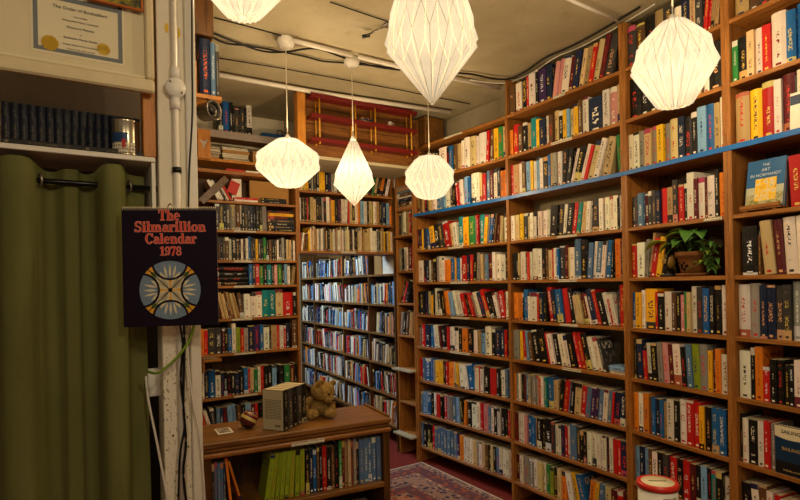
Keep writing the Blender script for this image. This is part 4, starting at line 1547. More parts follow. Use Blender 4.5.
add_tube(bm, [(.030 * math.cos(a), .028 * math.sin(a) - .004, .089 - .006 * math.sin(a)) for a in [2 * PI * i / 20 for i in range(21)]], .0042, 8)
for sx in (-1, 1):
    blob(bm, (.014 + sx * .011, -.034, .086), (.011, .004, .007), (0, sx * rad(20), 0))
blob(bm, (.014, -.036, .086), (.005, .005, .005))
bm_obj('ribbon', bm, M['fur_red'], bear, smooth=True)

# ------------------------------------------------------------------ plant shelf objects
zp = LEV[4] + .0006
pc = f3.w(f3.sh(.085).lx(692.5, 265), .085, zp)
pl = thing('potted_plant', 'leafy green houseplant in a brown clay pot on the shelf', 'plant', pc, f3.a)
lathe('saucer', pl, [(0, 0), (.06, 0), (.068, .004), (.072, .014), (.068, .014), (.06, .006), (0, .006)], M['terracotta'], 32)
pot = lathe('pot', pl, [(0, .0065), (.046, .0065), (.054, .05), (.062, .085), (.07, .088), (.074, .098), (.072, .112), (.066, .112), (.062, .094), (0, .094)], M['terracotta'], 32)
lathe('soil', pl, [(0, .0955), (.03, .099), (.061, .0955), (.05, .0945), (0, .0945)], M['soil'], 20)
bm = bmesh.new()
rr = random.Random(3)
# dark printed motif on the pot
for q in range(9):
    a = rad(-90 + rr.uniform(-26, 14))
    z = rr.uniform(.03, .068)
    r_ = .0475 + (z - .0065) * .155
    blob(bm, (r_ * math.cos(a), r_ * math.sin(a), z), (.006, .003, .007))
bm_obj('motif', bm, M['soil'], pot, smooth=True)


def leaf_mesh(bm, base, dirv, up, ln, wd, bend):
    dirv = Vector(dirv).normalized()
    up = Vector(up).normalized()
    side = dirv.cross(up).normalized()
    up = side.cross(dirv)
    n = 6
    prev = None
    for i in range(n + 1):
        t = i / n
        w = wd * (math.sin(PI * (t ** .75)) + .02) * (1 - .25 * t)
        c = Vector(base) + dirv * ln * t - Vector((0, 0, 1)) * bend * ln * t * t
        l, m_, r_ = c - side * w + up * w * .25, c, c + side * w + up * w * .25
        cur = [bm.verts.new(p) for p in (l, m_, r_)]
        if prev:
            bm.faces.new((prev[0], prev[1], cur[1], cur[0]))
            bm.faces.new((prev[1], prev[2], cur[2], cur[1]))
        prev = cur


def leaf(parent, base, dirv, ln, wd, bend, mat):
    bm = bmesh.new()
    leaf_mesh(bm, base, dirv, (0, 0, 1), ln, wd, bend)
    ob = bm_obj('leaf', bm, mat, parent, smooth=True)
    s = ob.modifiers.new('thick', 'SOLIDIFY')
    s.thickness = .0008
    return ob


BIG = [((-.075, -.085, .165), (-1, -.12, .0), .105, .042, .4, 'leaf_light'), ((-.03, -.04, .195), (-.6, -.6, .2), .085, .04, .6, 'leaf_light'), ((-.04, -.01, .205), (-.3, -.4, .4), .075, .038, .6, 'leaf_light'),
       ((.02, -.04, .205), (.3, -.7, .1), .085, .042, .8, 'leaf'), ((.05, -.03, .2), (.6, -.5, .2), .075, .036, .8, 'leaf'), ((-.03, -.07, .15), (-1, -.25, .1), .08, .026, .6, 'leaf'), ((.0, -.05, .16), (-.2, -.8, .1), .07, .026, .6, 'leaf')]
for b_, d_, ln, wd, be, mt in BIG:
    tube('leaf_stalk', pl, [(b_[0] * .2, b_[1] * .2, .096), (b_[0] * .6, b_[1] * .7, (b_[2] + .096) / 2 + .01), b_], .0016, M['stem'], 6, 3)
    leaf(pl, b_, d_, ln, wd, be, M[mt])
for q in range(80):
    a = rr.uniform(-PI, PI)
    if q < 36:
        b_ = (.06 + rr.uniform(0, .07), rr.uniform(-.08, .03), .10 + rr.uniform(-.07, .07))
    else:
        b_ = (rr.uniform(-.06, .1), rr.uniform(-.07, .04), .115 + rr.uniform(0, .07))
    leaf(pl, b_, (math.cos(a), math.sin(a) - .4, rr.uniform(-.3, .5)), rr.uniform(.026, .044), rr.uniform(.007, .012), rr.uniform(.3, .9), M['leaf'] if rr.random() < .85 else M['leaf_light'])
for q in range(3):
    tube('trailing_stem', pl, [(.02, -.02 + .01 * q, .1), (.07, -.05 + .02 * q, .13 - .01 * q), (.1, -.05 + .02 * q, .08), (.105 - .01 * q, -.05 + .02 * q, .04 + .02 * q)], .0014, M['stem'], 6, 5)
vc = f3.w(f3.sh(.05).lx(668, 262), .05, zp)
vs_ = thing('carved_figure', 'small carved ochre bird figure in the shadow left of the plant', 'figurine', vc, f3.a)
vs_.scale = (1.2, 1.2, 1.2)
lathe('base', vs_, [(0, 0), (.03, 0), (.032, .008), (.012, .016), (.009, .03), (0, .03)], M['dark_plastic'], 20)
bm = bmesh.new()
blob(bm, (0, 0, .062), (.03, .026, .034))
blob(bm, (0, -.004, .098), (.022, .02, .018))
blob(bm, (-.014, -.006, .113), (.006, .006, .01))
blob(bm, (.014, -.006, .113), (.006, .006, .01))
remeshed('bird_body', bm, M['ochre'], vs_, .003, .001)
for sx in (-1, 1):
    bm = bmesh.new()
    blob(bm, (sx * .009, -.021, .1), (.006, .004, .006))
    bm_obj('eye', bm, M['eye'], vs_, smooth=True)

# ------------------------------------------------------------------ face-out books on the right
def textobj(name, body, size, mat, parent, loc, rot=(PI / 2, 0, 0), align='CENTER', bold=0.0, space=1.0):
    cu = bpy.data.curves.new(name, 'FONT')
    cu.body = body
    cu.size = size
    cu.align_x = align
    cu.align_y = 'CENTER'
    cu.extrude = .0002
    cu.offset = bold
    cu.space_character = space
    tmp = bpy.data.objects.new(name, cu)
    COL.objects.link(tmp)
    dg = bpy.context.evaluated_depsgraph_get()
    me = bpy.data.meshes.new_from_object(tmp.evaluated_get(dg))
    bpy.data.objects.remove(tmp)
    me.materials.clear()
    me.materials.append(mat)
    o = bpy.data.objects.new(name, me)
    COL.objects.link(o)
    o.parent = parent
    o.location = loc
    o.rotation_euler = rot
    return o


def faceout(label, mw, w, h, t, colhex, seed=.4):
    """a book showing its front: front cover faces local -y"""
    o = bpy.data.objects.new('book', None)
    COL.objects.link(o)
    o.matrix_world = mw
    tag(o, label, 'book')
    k = plain('face_cover_' + colhex.strip('#'), colhex, .4, .35, var=.1, scale=25)
    box('front_cover', o, 0, w, 0, .0025, 0, h, k, .0006)
    box('back_cover', o, 0, w, t - .0025, t, 0, h, k, .0006)
    box('spine', o, 0, .0025, .0026, t - .0026, 0, h, k, .0006)
    box('page_block', o, .0027, w - .004, .0028, t - .0028, .003, h - .003, M['pages'], 0)
    return o


white_ink = plain('pale_ink', '#c9d4dc', .5)
black_ink = plain('black_ink', '#14120f', .5)
gold_ink = plain('gold_ink', '#c8a868', .5)
# display book on its wooden stand
za = LEV[3]
xa, xb = f4.lx(741.5, 207), f4.lx(784, 200)
stn = thing('book_stand', 'small wooden display stand holding the blue flower book', 'stand', f4.w(xa - .006, .0, za + .0006), f4.a)
sw = xb - xa
box('ledge', stn, 0, sw - .006, .0, .06, .006, .012, M['wood_x'], .001)
box('lip', stn, 0, sw - .01, -.004, .006, .0125, .027, M['wood_x'], .001)
box('foot', stn, .01, .025, .004, .12, 0, .0055, M['wood_x'], .001)
box('foot', stn, sw - .04, sw - .025, .004, .12, 0, .0055, M['wood_x'], .001)
box('back_rest', stn, .012, .03, .058, .07, .0125, .2, M['wood_z'], .001, mw=None)
box('back_rest', stn, sw - .03, sw - .012, .058, .07, .0125, .2, M['wood_z'], .001)
bw, bh_ = f4.lx(784.5, 160) - f4.lx(745.5, 165), .195
tilt = rad(9)
mwf = Matrix.Translation(f4.w(xa + .004, .012, za + .0135)) @ Matrix.Rotation(f4.a, 4, 'Z') @ Matrix.Rotation(-tilt, 4, 'X')
fo = faceout('blue hardback with yellow flowers on its cover, on the wooden stand', mwf, bw, bh_, .018, '#1d5c8e')
box('field_picture', fo, .002, bw - .002, -.0007, -.0001, .004, .055, M['pic_field'], 0)
box('haze_band', fo, .002, bw - .002, -.0006, -.0001, .055, .085, plain('pale_horizon', '#b8b89a', .5), 0)
box('flower_picture', fo, bw * .25, bw * .8, -.0012, -.0008, .028, .118, M['pic_flowers'], 0)
textobj('title_lettering', 'THE', .015, white_ink, fo, (bw * .5, -.0009, .172))
textobj('title_lettering', 'ART', .018, white_ink, fo, (bw * .5, -.0009, .152))
textobj('title_lettering', 'IN NORMANDY', .0165, white_ink, fo, (bw * .5, -.0009, .132))
# sailing book
za = LEV[7]
xa = f4.lx(774, 440)
sw, sh_ = .125, .185
mwf = Matrix.Translation(f4.w(xa, .006, za + .0006)) @ Matrix.Rotation(f4.a + rad(0), 4, 'Z')
so = faceout('dark blue book facing out, lettered SAILING, bottom right shelf', mwf, sw, sh_, .03, '#14324e')
bm = bmesh.new()
n = 10
for i in range(n):
    x0, x1 = sw * i / n, sw * (i + 1) / n
    z0, z1 = [.143 - .012 * (x / sw) - .004 * math.sin(x / sw * 5) for x in (x0, x1)]
    q = [bm.verts.new(p) for p in ((x0, -.0004, z0), (x1, -.0004, z1), (x1, -.0004, sh_ - .002), (x0, -.0004, sh_ - .002))]
    bm.faces.new(q)
bmesh.ops.remove_doubles(bm, verts=bm.verts, dist=1e-6)
bmesh.ops.solidify(bm, geom=bm.faces[:], thickness=.0003)
bm_obj('sail_band', bm, M['cream_paper'], so)
textobj('title_lettering', 'SAILING', .019, M['ink_dark'], so, (sw * .46, -.001, .163), bold=.0003)
textobj('title_lettering', 'SAILING', .018, gold_ink, so, (sw * .46, -.001, .098))
box('dark_sea', so, .002, sw - .002, -.0006, -.0001, .004, .05, black_ink, 0)
textobj('author_lettering', 'A Guide to Sailing', .0095, gold_ink, so, (sw * .5, -.001, .018)).name = 'small_lettering'
# small white booklet leaning at the end of the blue-edged shelf
xa = f4.lx(790, 125)
mwf = Matrix.Translation(f4.w(xa, -.002, LEV[2] + .0006)) @ Matrix.Rotation(f4.a, 4, 'Z') @ Matrix.Rotation(-rad(3), 4, 'X')
wo = faceout('small white booklet with dark blue band, far right on blue-edged shelf', mwf, .1, .135, .008, '#e2d8c0')
box('blue_band', wo, .001, .099, -.0007, -.0001, .09, .125, plain('navy_band', '#1c2c4c', .5), 0)
box('picture_panel', wo, .06, .09, -.0007, -.0001, .05, .085, M['pic_card'], 0)

# ------------------------------------------------------------------ donation tin
tz = hitd(657.5, 481, 1.5).z
tc_ = hitz(657.5, 481, tz)
TR, THh = .0535, .16
st0 = thing('wooden_stool', 'wooden stool under the white donation tin', 'stool', (tc_.x, tc_.y, 0), rad(20))
zs = tz - THh - .012
lathe('seat', st0, [(0, zs - .03), (.13, zs - .03), (.138, zs - .015), (.13, zs), (0, zs)], M['wood_x'], 28)
for i in range(4):
    a = PI / 4 + i * PI / 2
    tube('leg', st0, [(.09 * math.cos(a), .09 * math.sin(a), zs - .031), (.14 * math.cos(a), .14 * math.sin(a), 0.006)], .014, M['wood_z'], 10)
dt = thing('donation_tin', 'white round collection tin with red rimmed lid and coin slot', 'tin', (tc_.x, tc_.y, zs + .0006), rad(-6))
lathe('tin_body', dt, [(0, 0), (TR - .004, 0), (TR - .002, .004), (TR - .002, THh - .004), (0, THh - .004)], M['white_card'], 40)
lathe('lid_rim', dt, [(TR * .8, THh - .0035), (TR + .001, THh - .0035), (TR + .002, THh + .004), (TR + .0005, THh + .01), (TR - .004, THh + .012), (TR * .8, THh + .0105)], M['rim_red'], 40)
ld = lathe('lid', dt, [(0, THh + .0115), (TR * .81, THh + .0108), (TR * .81, THh - .003), (0, THh - .003)], M['tin_top'], 40)
box('coin_slot', ld, -.024, .024, -.0018, .0018, THh + .0116, THh + .0121, black_ink, 0)
bm = bmesh.new()
for (a0, a1, z0, z1) in [(-118, -100, .02, .13)]:
    n = 6
    pr = None
    for i in range(n + 1):
        a = rad(a0 + (a1 - a0) * i / n)
        cur = [bm.verts.new(((TR - .0014) * math.cos(a), (TR - .0014) * math.sin(a), z)) for z in (z0, z1)]
        if pr:
            bm.faces.new((pr[0], cur[0], cur[1], pr[1]))
        pr = cur
bm_obj('side_panel_print', bm, black_ink, dt).name = 'black_print'
for i, (z, n_) in enumerate([(.137, 9), (.128, 12), (.119, 10), (.110, 12), (.101, 8)]):
    bm = bmesh.new()
    for q in range(n_):
        a0 = rad(-94 + q * 5.2)
        a1 = a0 + rad(rr.uniform(2.2, 4.4))
        v = [bm.verts.new(((TR - .0014) * math.cos(a), (TR - .0014) * math.sin(a), zz)) for a, zz in ((a0, z), (a1, z), (a1, z + .0042), (a0, z + .0042))]
        bm.faces.new(v)
    bm_obj('text_line', bm, M['ink_dark'], dt)

# ------------------------------------------------------------------ rug
r0 = hitz(425.5, 463.5, 0)
ua = math.atan2(-.835, .55)
bm = bmesh.new()
# local x toward the viewer's left (inward), y along the edge towards the viewer
rug = thing('rug', 'red and navy patterned persian rug on the floor beside the bookcases', 'rug', (r0.x - .02, r0.y, .0))
du = Vector((.545, -.838, 0))
dvv = Vector((-.838, -.545, 0))
rug.matrix_world = Matrix(((dvv.x, du.x, 0, r0.x - .03), (dvv.y, du.y, 0, r0.y), (0, 0, 1, .0), (0, 0, 0, 1)))
add_box(bm, 0, 1.5, 0, 2.6, .0005, .008, .002)
rg = bm_obj('pile', bm, M['rug'], rug)
rg.name = 'woven_field'
box('edge_binding', rug, -.014, -.0005, 0, 2.6, .0005, .008, M['rug_fringe'], .002)
box('end_binding', rug, -.014, 1.5, -.014, -.0005, .0005, .008, M['rug_fringe'], .002)

# ------------------------------------------------------------------ left side: column, cupboard, curtain
LPP = (-.797, 1.75)
FP = Frame(LPP, VANG)
# column
cx0, cx1 = FP.lx(159.5, 200), FP.lx(193.5, 200)
cm = Frame((FP.w(cx0, 0, 0).x, FP.w(cx0, 0, 0).y), VANG)
cw = cx1 - cx0
col_ = struct(box('column', None, 0, cw, 0, .11, 0, CEIL, M['column'], .003, loc=cm.P, rot=(0, 0, VANG)))
tm = struct(box('trim_1', None, cw - .022, cw + .012, -.018, -.0005, 0, CEIL - .001, M['white_board'], .003, loc=cm.P, rot=(0, 0, VANG)))
cdx = cm.lx(174.5, 90)
cdt = thing('wall_conduit', 'white vertical conduit with round junction box on the column', 'pipe', cm.P, VANG)
tube('pipe', cdt, [(cdx, -.013, .0), (cdx, -.013, CEIL)], .0115, M['white_metal'], 12)
zj = cm.lz(174.5, 90)
jb = lathe('junction_box', cdt, [(0, 0), (.031, 0), (.033, .006), (.033, .024), (.03, .03), (0, .031)], M['white_plastic'], 28, mw=Matrix.Translation((cdx, -.001, zj)) @ Matrix.Rotation(rad(90), 4, 'X'))
for s in (-1, 1):
    lathe('screw', jb, [(0, 0), (.004, 0), (.003, .002), (0, .002)], M['grey_metal'], 10, mw=Matrix.Translation((cdx + s * .018, -.0325, zj - s * .016)) @ Matrix.Rotation(rad(90), 4, 'X'))
for z0 in (zj + .05, zj - .05):
    lathe('coupling', cdt, [(.0118, -.02), (.0155, -.02), (.0155, .02), (.0118, .02)], M['white_plastic'], 14, mw=Matrix.Translation((cdx, -.013, z0)))
lathe('black_clip', cdt, [(.0118, -.009), (.015, -.009), (.015, .009), (.0118, .009)], M['black_metal'], 14, mw=Matrix.Translation((cdx, -.013, cm.lz(175.5, 171))))
for px, py in ((166.5, 28), (178.5, 33)):
    bm = bmesh.new()
    x, z = cm.lx(px, py), cm.lz(px, py)
    blob(bm, (x, -.001, z), (.006, .0015, .017))
    o = bm_obj('paint_chip', bm, M['gold'], None, smooth=True, loc=cm.P, rot=(0, 0, VANG))
    tag(o, 'ochre patch of old paint on column, ' + ('left of the conduit' if px < 170 else 'right of the conduit'), 'paint patch')


def ccab(name, pts, r, mat, label, y=-.03):
    P = [cm.w(cm.lx(px, py), y if len(q) == 0 else q[0], cm.lz(px, py)) for px, py, *q in pts]
    return tag(tube(name, None, P, r, mat, 6, 6), label, 'cable')


ccab('wall_cable', [(190.5, -4), (190.7, 60), (191, 115), (188, 170), (187, 215)], .003, M['black_cable'], 'thin black cable down the white trim of the column', -.024)
ccab('wall_cable', [(178, 322), (181, 345), (179, 380), (183, 420), (178, 455), (176.5, 504)], .0035, M['black_cable'], 'black cable, left one of three hanging down the column', -.032)
ccab('wall_cable', [(182, 322), (182.5, 350), (181.5, 400), (184, 440), (181.5, 470), (185, 504)], .0045, M['black_cable'], 'thick black cable, middle one of three down the column', -.034)
ccab('wall_cable', [(184.5, 322), (185.5, 350), (190, 395), (197, 430), (201, 470), (203, 504)], .0028, M['white_metal'], 'thin pale cable drifting right from column to cabinet', -.034)
ccab('wall_cable', [(149, 372, .1), (150, 400, .05), (157, 440, .02), (164, 480, .0), (168, 505, -.02)], .004, M['white_metal'], 'white cable slanting down between curtain and column')
ccab('green_rope', [(147.5, 371, -.01), (155, 371, -.05), (168, 362, -.05), (180, 349, -.05), (188, 337, -.04), (193, 322, -.03)], .0045, M['rope'], 'green and yellow rope looped below the wall calendar')
so_ = thing('socket_box', 'small white electric box in dark gap beside the curtain', 'socket', FP.w(FP.lx(150.5, 388), .08, FP.lz(156, 401)), VANG)
box('box_body', so_, 0, .058, 0, .04, 0, .092, M['white_plastic'], .004)
box('face_plate', so_, .006, .052, -.002, -.0002, .01, .082, M['white_plastic'], .001)
# unlit gap behind the curtain, its darkness put into the sheet's colour
struct(box('wall_recess', None, -1.0, cx0 + .1, .35, .4, 0, CEIL, M['gap_shade'], 0, loc=FP.P, rot=(0, 0, VANG)))
# cupboard over the curtain
kx0, kx1 = FP.lx(-14, 150), FP.lx(155.5, 160)
zc = FP.lz(80, 150)
zl_ = FP.lz(80, 81)
cub = thing('wall_cupboard', 'open white wall cupboard above the curtain holding dark volumes', 'cupboard', FP.P, VANG)
box('shelf_board', cub, kx0, kx1, 0, .26, zc - .016, zc, M['white_board'], .002)
box('back_panel', cub, kx0, kx1 - .012, .262, .27, zc - .3, CEIL - .01, M['shaded_back'], 0)
box('side_panel', cub, kx1 - .012, kx1, .004, .262, zc - .28, zc - .0165, M['white_board'], .001)
box('side_panel', cub, kx0, kx0 + .012, .004, .262, zc + .0005, CEIL - .01, M['white_board'], .001)
pst = box('pine_post', cub, FP.lx(143, 120), FP.lx(155.5, 120), .0, .05, zc + .0005, CEIL - .01, M['orangewood'], .002)
# volumes
vx0, vx1 = FP.lx(3.5, 120), FP.lx(139, 130)
nv = 17
vh = (FP.lz(8, 101) - FP.lz(8, 139)) * 1.24
vw = (vx1 - vx0 + .02) / nv
FV = Frame((FP.w(vx0 - .01, .06, 0).x, FP.w(vx0 - .01, .06, 0).y), VANG)
ORD = ['first', 'second', 'third', 'fourth', 'fifth', 'sixth', 'seventh', 'eighth', 'ninth', 'tenth', 'eleventh', 'twelfth', 'thirteenth', 'fourteenth', 'fifteenth', 'sixteenth', 'seventeenth', 'eighteenth', 'nineteenth', 'twentieth',
       'twenty-first', 'twenty-second', 'twenty-third', 'twenty-fourth', 'twenty-fifth', 'twenty-sixth', 'twenty-seventh', 'twenty-eighth', 'twenty-ninth', 'thirtieth', 'thirty-first', 'thirty-second', 'thirty-third', 'thirty-fourth', 'thirty-fifth', 'thirty-sixth']
for i in range(nv):
    special_book(at(FV, i * vw, 0, zc + .0006), vw - .001, vh, .09, 'V', '#5a5038', f'dark navy gilt volume, {ORD[i]} from left in the white wall cupboard', group='dark volumes in the wall cupboard', seed=.30)
for i in range(2):
    h_ = .20
    x = vx0 - .006 + i * (h_ + .004)
    mw = Matrix.Translation(FP.w(x, .012, zc + .0006 + .017)) @ Matrix.Rotation(VANG, 4, 'Z') @ Matrix.Rotation(PI / 2, 4, 'Y')
    special_book(mw, .017, h_, .044, 'k', '#6a5c3c', f'thin dark book lying before the navy volumes, {"left" if i == 0 else "right"} of two', hard=False, seed=.92)
# paint tin
pt = FP.w(FP.lx(127.5, 150), .045, zc + .0006)
tn = thing('metal_tin', 'small silver paint tin with printed label at the cupboard\'s end', 'tin', pt, VANG)
TW = .0405
thh = (FP.lz(127, 116.5) - FP.lz(127, 151.5)) * 1.03
lathe('tin_body', tn, [(0, 0), (TW, 0), (TW + .0015, .003), (TW, .006), (TW, thh - .006), (TW + .0015, thh - .003), (TW, thh), (TW - .004, thh), (TW - .006, thh - .005), (0, thh - .005)], M['tin_metal'], 36)


def wrap(name, parent, rad_, a0, a1, z0, z1, mat):
    bm = bmesh.new()
    pr = None
    for i in range(9):
        a = rad(a0 + (a1 - a0) * i / 8)
        cur = [bm.verts.new((rad_ * math.cos(a), rad_ * math.sin(a), z)) for z in (z0, z1)]
        if pr:
            bm.faces.new((pr[0], cur[0], cur[1], pr[1]))
        pr = cur
    return bm_obj(name, bm, mat, parent)


wrap('blue_label', tn, TW + .0006, -165, -88, thh * .36, thh * .62, plain('tin_label_blue', '#24406a', .4))
wrap('white_label', tn, TW + .0006, -165, -88, thh * .06, thh * .355, M['label_print'])
wrap('red_mark', tn, TW + .001, -112, -96, thh * .2, thh * .44, M['red_card'])
wrap('barcode_label', tn, TW + .0006, -78, -55, thh * .08, thh * .36, M['label_print'])
# curtain rod and curtain
RYr = .055
FPB = FP
FP = FPB.sh(RYr)
zr = FP.lz(95, 184.5)
RYr = 0.0
rdx0, rdx1 = FP.lx(-20, 184), FP.lx(161.5, 186)
rod = thing('curtain_rod', 'black metal curtain rod running through the green curtain', 'curtain rod', FP.P, VANG)
tube('rod', rod, [(rdx0, RYr, zr), (FP.lx(152, 185), RYr, zr)], .0085, M['black_metal'], 14)
tube('end_sleeve', rod, [(FP.lx(152, 185), RYr, zr), (rdx1, RYr, zr)], .0105, M['black_metal'], 14)
tube('wall_bracket', rod, [(rdx1 - .006, RYr, zr), (rdx1 - .006, .05, zr)], .006, M['black_metal'], 10)
prof = [(-34, .03), (-20, .045), (-8, .02), (0, -.03), (6, -.052), (17, -.062), (28, -.052), (34, -.02), (38, .012), (45, .045), (54, .05), (61, .03), (65, .016), (71, .014), (77, .018), (80, .04), (87, .05), (95, .03), (99, -.01), (104, -.05), (112, -.06), (119, -.055), (123.5, -.02), (127, .012), (134, .025), (140, .03), (145, .035)]
P2 = [(FP.lx(px, 186), y * .9 + RYr) for px, y in prof]
cs = smooth_pts([(x, y, 0) for x, y in P2], 5)
ztop = FP.lz(75, 164.5)
bm = bmesh.new()
NZc = 26
rowsv = []
rr = random.Random(11)
for k in range(NZc + 1):
    f = k / NZc
    z = ztop - (ztop - .02) * f
    rv = []
    for i, p in enumerate(cs):
        s = i / (len(cs) - 1)
        # the heading dips between folds
        dz = 0.0
        if k < 3:
            dz = -(p.y - RYr + .05) * .22 * (1 - k / 3)
        flat = 1 - .1 * math.sin(f * PI * .5)
        wob = .006 * math.sin(f * 7 + s * 19) * f
        rv.append(bm.verts.new((p.x + .004 * math.sin(f * 5 + s * 30) * f, RYr + (p.y - RYr) * flat + wob, z + dz)))
    rowsv.append(rv)
for A, B in zip(rowsv, rowsv[1:]):
    for i in range(len(A) - 1):
        bm.faces.new((A[i], A[i + 1], B[i + 1], B[i]))
cur = thing('curtain', 'heavy olive green velvet curtain hanging from the black rod', 'curtain', FP.P, VANG)
cl = bm_obj('curtain_cloth', bm, M['velvet'], cur, smooth=True)
sd = cl.modifiers.new('thick', 'SOLIDIFY')
sd.thickness = .003
for px in (37.5, 126.5):
    x = FP.lx(px, 186)
    bm = bmesh.new()
    add_tube(bm, [(x + .004 * math.cos(a), RYr - .012 + .012 * math.cos(a), zr + .019 * math.sin(a)) for a in [2 * PI * i / 24 for i in range(25)]], .0035, 8)
    # rings face sideways along the rod with the fold of the cloth
    bmesh.ops.rotate(bm, verts=bm.verts, cent=(x, RYr, zr), matrix=Matrix.Rotation(rad(38), 3, 'Z'))
    bm_obj('eyelet', bm, M['grey_metal'], cur, smooth=True)

FP = FPB
# framed certificate leaning out above the cupboard
FQ = Frame((FP.w(0, -.03, 0).x, FP.w(0, -.03, 0).y), VANG)
qx0, qx1 = FQ.lx(-30, 75), FQ.lx(154, 80)
qz0 = FQ.lz(70, 81.5)
fr = thing('framed_certificate', 'cream framed bookseller certificate with two gold seals', 'certificate', FQ.P, VANG)
qz1 = CEIL - .02
fw = .042
box('frame_bottom', fr, qx0, qx1, -.018, .008, qz0, qz0 + fw, M['frame_paint'], .006)
box('frame_side', fr, qx1 - .026, qx1, -.018, .008, qz0 + fw + .0005, qz1, M['frame_paint'], .006)
box('frame_side', fr, qx0, qx0 + .026, -.018, .008, qz0 + fw + .0005, qz1, M['frame_paint'], .006)
box('frame_top', fr, qx0, qx1, -.018, .008, qz1 + .0005, qz1 + .02, M['frame_paint'], .004)
box('inner_bead', fr, qx0 + .0265, qx1 - .0265, -.012, -.006, qz0 + fw + .0005, qz0 + fw + .009, M['cream_paper'], .002)
mt = box('mat_board', fr, qx0 + .0265, qx1 - .0265, -.003, .004, qz0 + fw + .0005, qz1, M['mat_board'], 0)
ax0, ax1 = FQ.lx(31, 45), FQ.lx(124.5, 50)
az0, az1 = FQ.lz(75, 58.5), FQ.lz(75, -4)
ct = box('certificate_sheet', fr, ax0, ax1, -.0042, -.0032, az0, az1, M['cream_paper'], 0)
bw_ = .0115
for nm, a, b, c, d in (('border', ax0 + .006, ax0 + .006 + bw_, az0 + .008, az1), ('border', ax1 - .006 - bw_, ax1 - .006, az0 + .008, az1), ('border', ax0 + .006 + bw_, ax1 - .006 - bw_, az0 + .008, az0 + .008 + bw_), ('border', ax0 + .006 + bw_, ax1 - .006 - bw_, az1 - .026, az1 - .012)):
    box(nm, ct, a, b, -.0048, -.0044, c, d, M['ink_blue'], 0)
for px, py, r_ in ((50, 43.5, .022), (103.5, 50, .018)):
    bm = bmesh.new()
    n = 28
    vs = [bm.verts.new((FQ.lx(px, py) + r_ * (1 + .07 * (-1) ** i) * math.cos(2 * PI * i / n), -.0054, FQ.lz(px, py) + r_ * (1 + .07 * (-1) ** i) * math.sin(2 * PI * i / n))) for i in range(n)]
    bm.faces.new(vs)
    bmesh.ops.solidify(bm, geom=bm.faces[:], thickness=.0008)
    bm_obj('gold_seal', bm, M['gold'], ct)
cxm = (ax0 + ax1) / 2
wdt = ax1 - ax0
for body, size, py in (('The Order of Booksellers', .0135, 10), ('Have a Name', .0065, 17), ('Distinguished Member Certificate', .0068, 21.5), ('Honorary Member', .0095, 28), ('to', .0065, 34), ('Bookseller Master Reader', .0085, 38.5), ('Antique Editions & Current Reader', .0066, 45), ('Given this day under our hand', .0058, 49.5)):
    textobj('certificate_line', body, size, M['ink_dark'], ct, (cxm + .004, -.0056, FQ.lz(80, py + 2)))
# small picture tucked in the certificate's upper corner
px0, px1 = FQ.lx(86, 5), FQ.lx(142, 10)
pc_ = thing('small_picture', 'small orange framed garden picture over the certificate\'s corner', 'picture', FQ.w(px0, -.03, FQ.lz(142, 15.5)), VANG)
box('picture_panel', pc_, .006, px1 - px0 - .006, .002, .008, .006, .17, M['pic_garden'], 0)
box('frame_bottom', pc_, 0, px1 - px0, -.0, .011, 0, .0058, M['orange_frame'], .001)
box('frame_side', pc_, px1 - px0 - .0058, px1 - px0, -.0, .011, .006, .17, M['orange_frame'], .001)
box('frame_side', pc_, 0, .0058, -.0, .011, .006, .17, M['orange_frame'], .001)

# ------------------------------------------------------------------ calendar
cp = hitd(170, 265, 1.67)
ca = rad(8)
FCAL = Frame((cp.x, cp.y), ca)
xa, xb = FCAL.lx(122.6, 265), FCAL.lx(217.6, 265)
zb_, zt_ = FCAL.lz(170, 326), FCAL.lz(170, 206.5)
cal = thing('wall_calendar', 'dark plum 1978 wall calendar with red title hanging on column', 'calendar', FCAL.P, ca)
for i in range(5):
    box('page', cal, xa + .0004 * i, xb - .0004 * i, .0006 + i * .0012, .0014 + i * .0012, zb_ + .0006 * i, zt_ - .006, M['cream_paper'], 0)
cv = box('cover_page', cal, xa, xb, -.0008, .0002, zb_, zt_ - .006, M['cal_dark'], 0)
bm = bmesh.new()
for i in range(46):
    x = xa + .004 + (xb - xa - .008) * i / 45
    add_tube(bm, [(x, .003 + .0055 * math.cos(a), zt_ - .007 + .0065 * math.sin(a)) for a in [2 * PI * j / 10 for j in range(10)]], .0009, 5)
bd = bm_obj('spiral_binding', bm, M['label_paper'], cal, smooth=True)
bm = bmesh.new()
xc = (xa + xb) / 2 + .002
add_tube(bm, [(xc - .008, .003, zt_ - .004), (xc - .006, .002, zt_ + .004), (xc, .0, zt_ + .009), (xc + .006, .002, zt_ + .004), (xc + .008, .003, zt_ - .004)], .0018, 6)
add_lathe(bm, [(0, 0), (.004, 0), (.003, .003), (0, .004)], 10, Matrix.Translation((xc, .002, zt_ + .008)) @ Matrix.Rotation(rad(90), 4, 'X'))
bm_obj('hanging_hook', bm, M['tin_metal'], cal)

GL = {}


def Rc(x0, y0, x1, y1):
    return [[(x0, y0), (x1, y0), (x1, y1), (x0, y1)]]


def Ar(cx, cy, rx, ry, tx, ty, a0, a1, n=14):
    out = []
    for i in range(n):
        a, b = rad(a0 + (a1 - a0) * i / n), rad(a0 + (a1 - a0) * (i + 1) / n)
        q = []
        for t, k in ((a, 1), (b, 1), (b, 0), (a, 0)):
            q.append((cx + (rx - (0 if k else tx)) * math.cos(t), cy + (ry - (0 if k else ty)) * math.sin(t)))
        out.append(q)
    return out


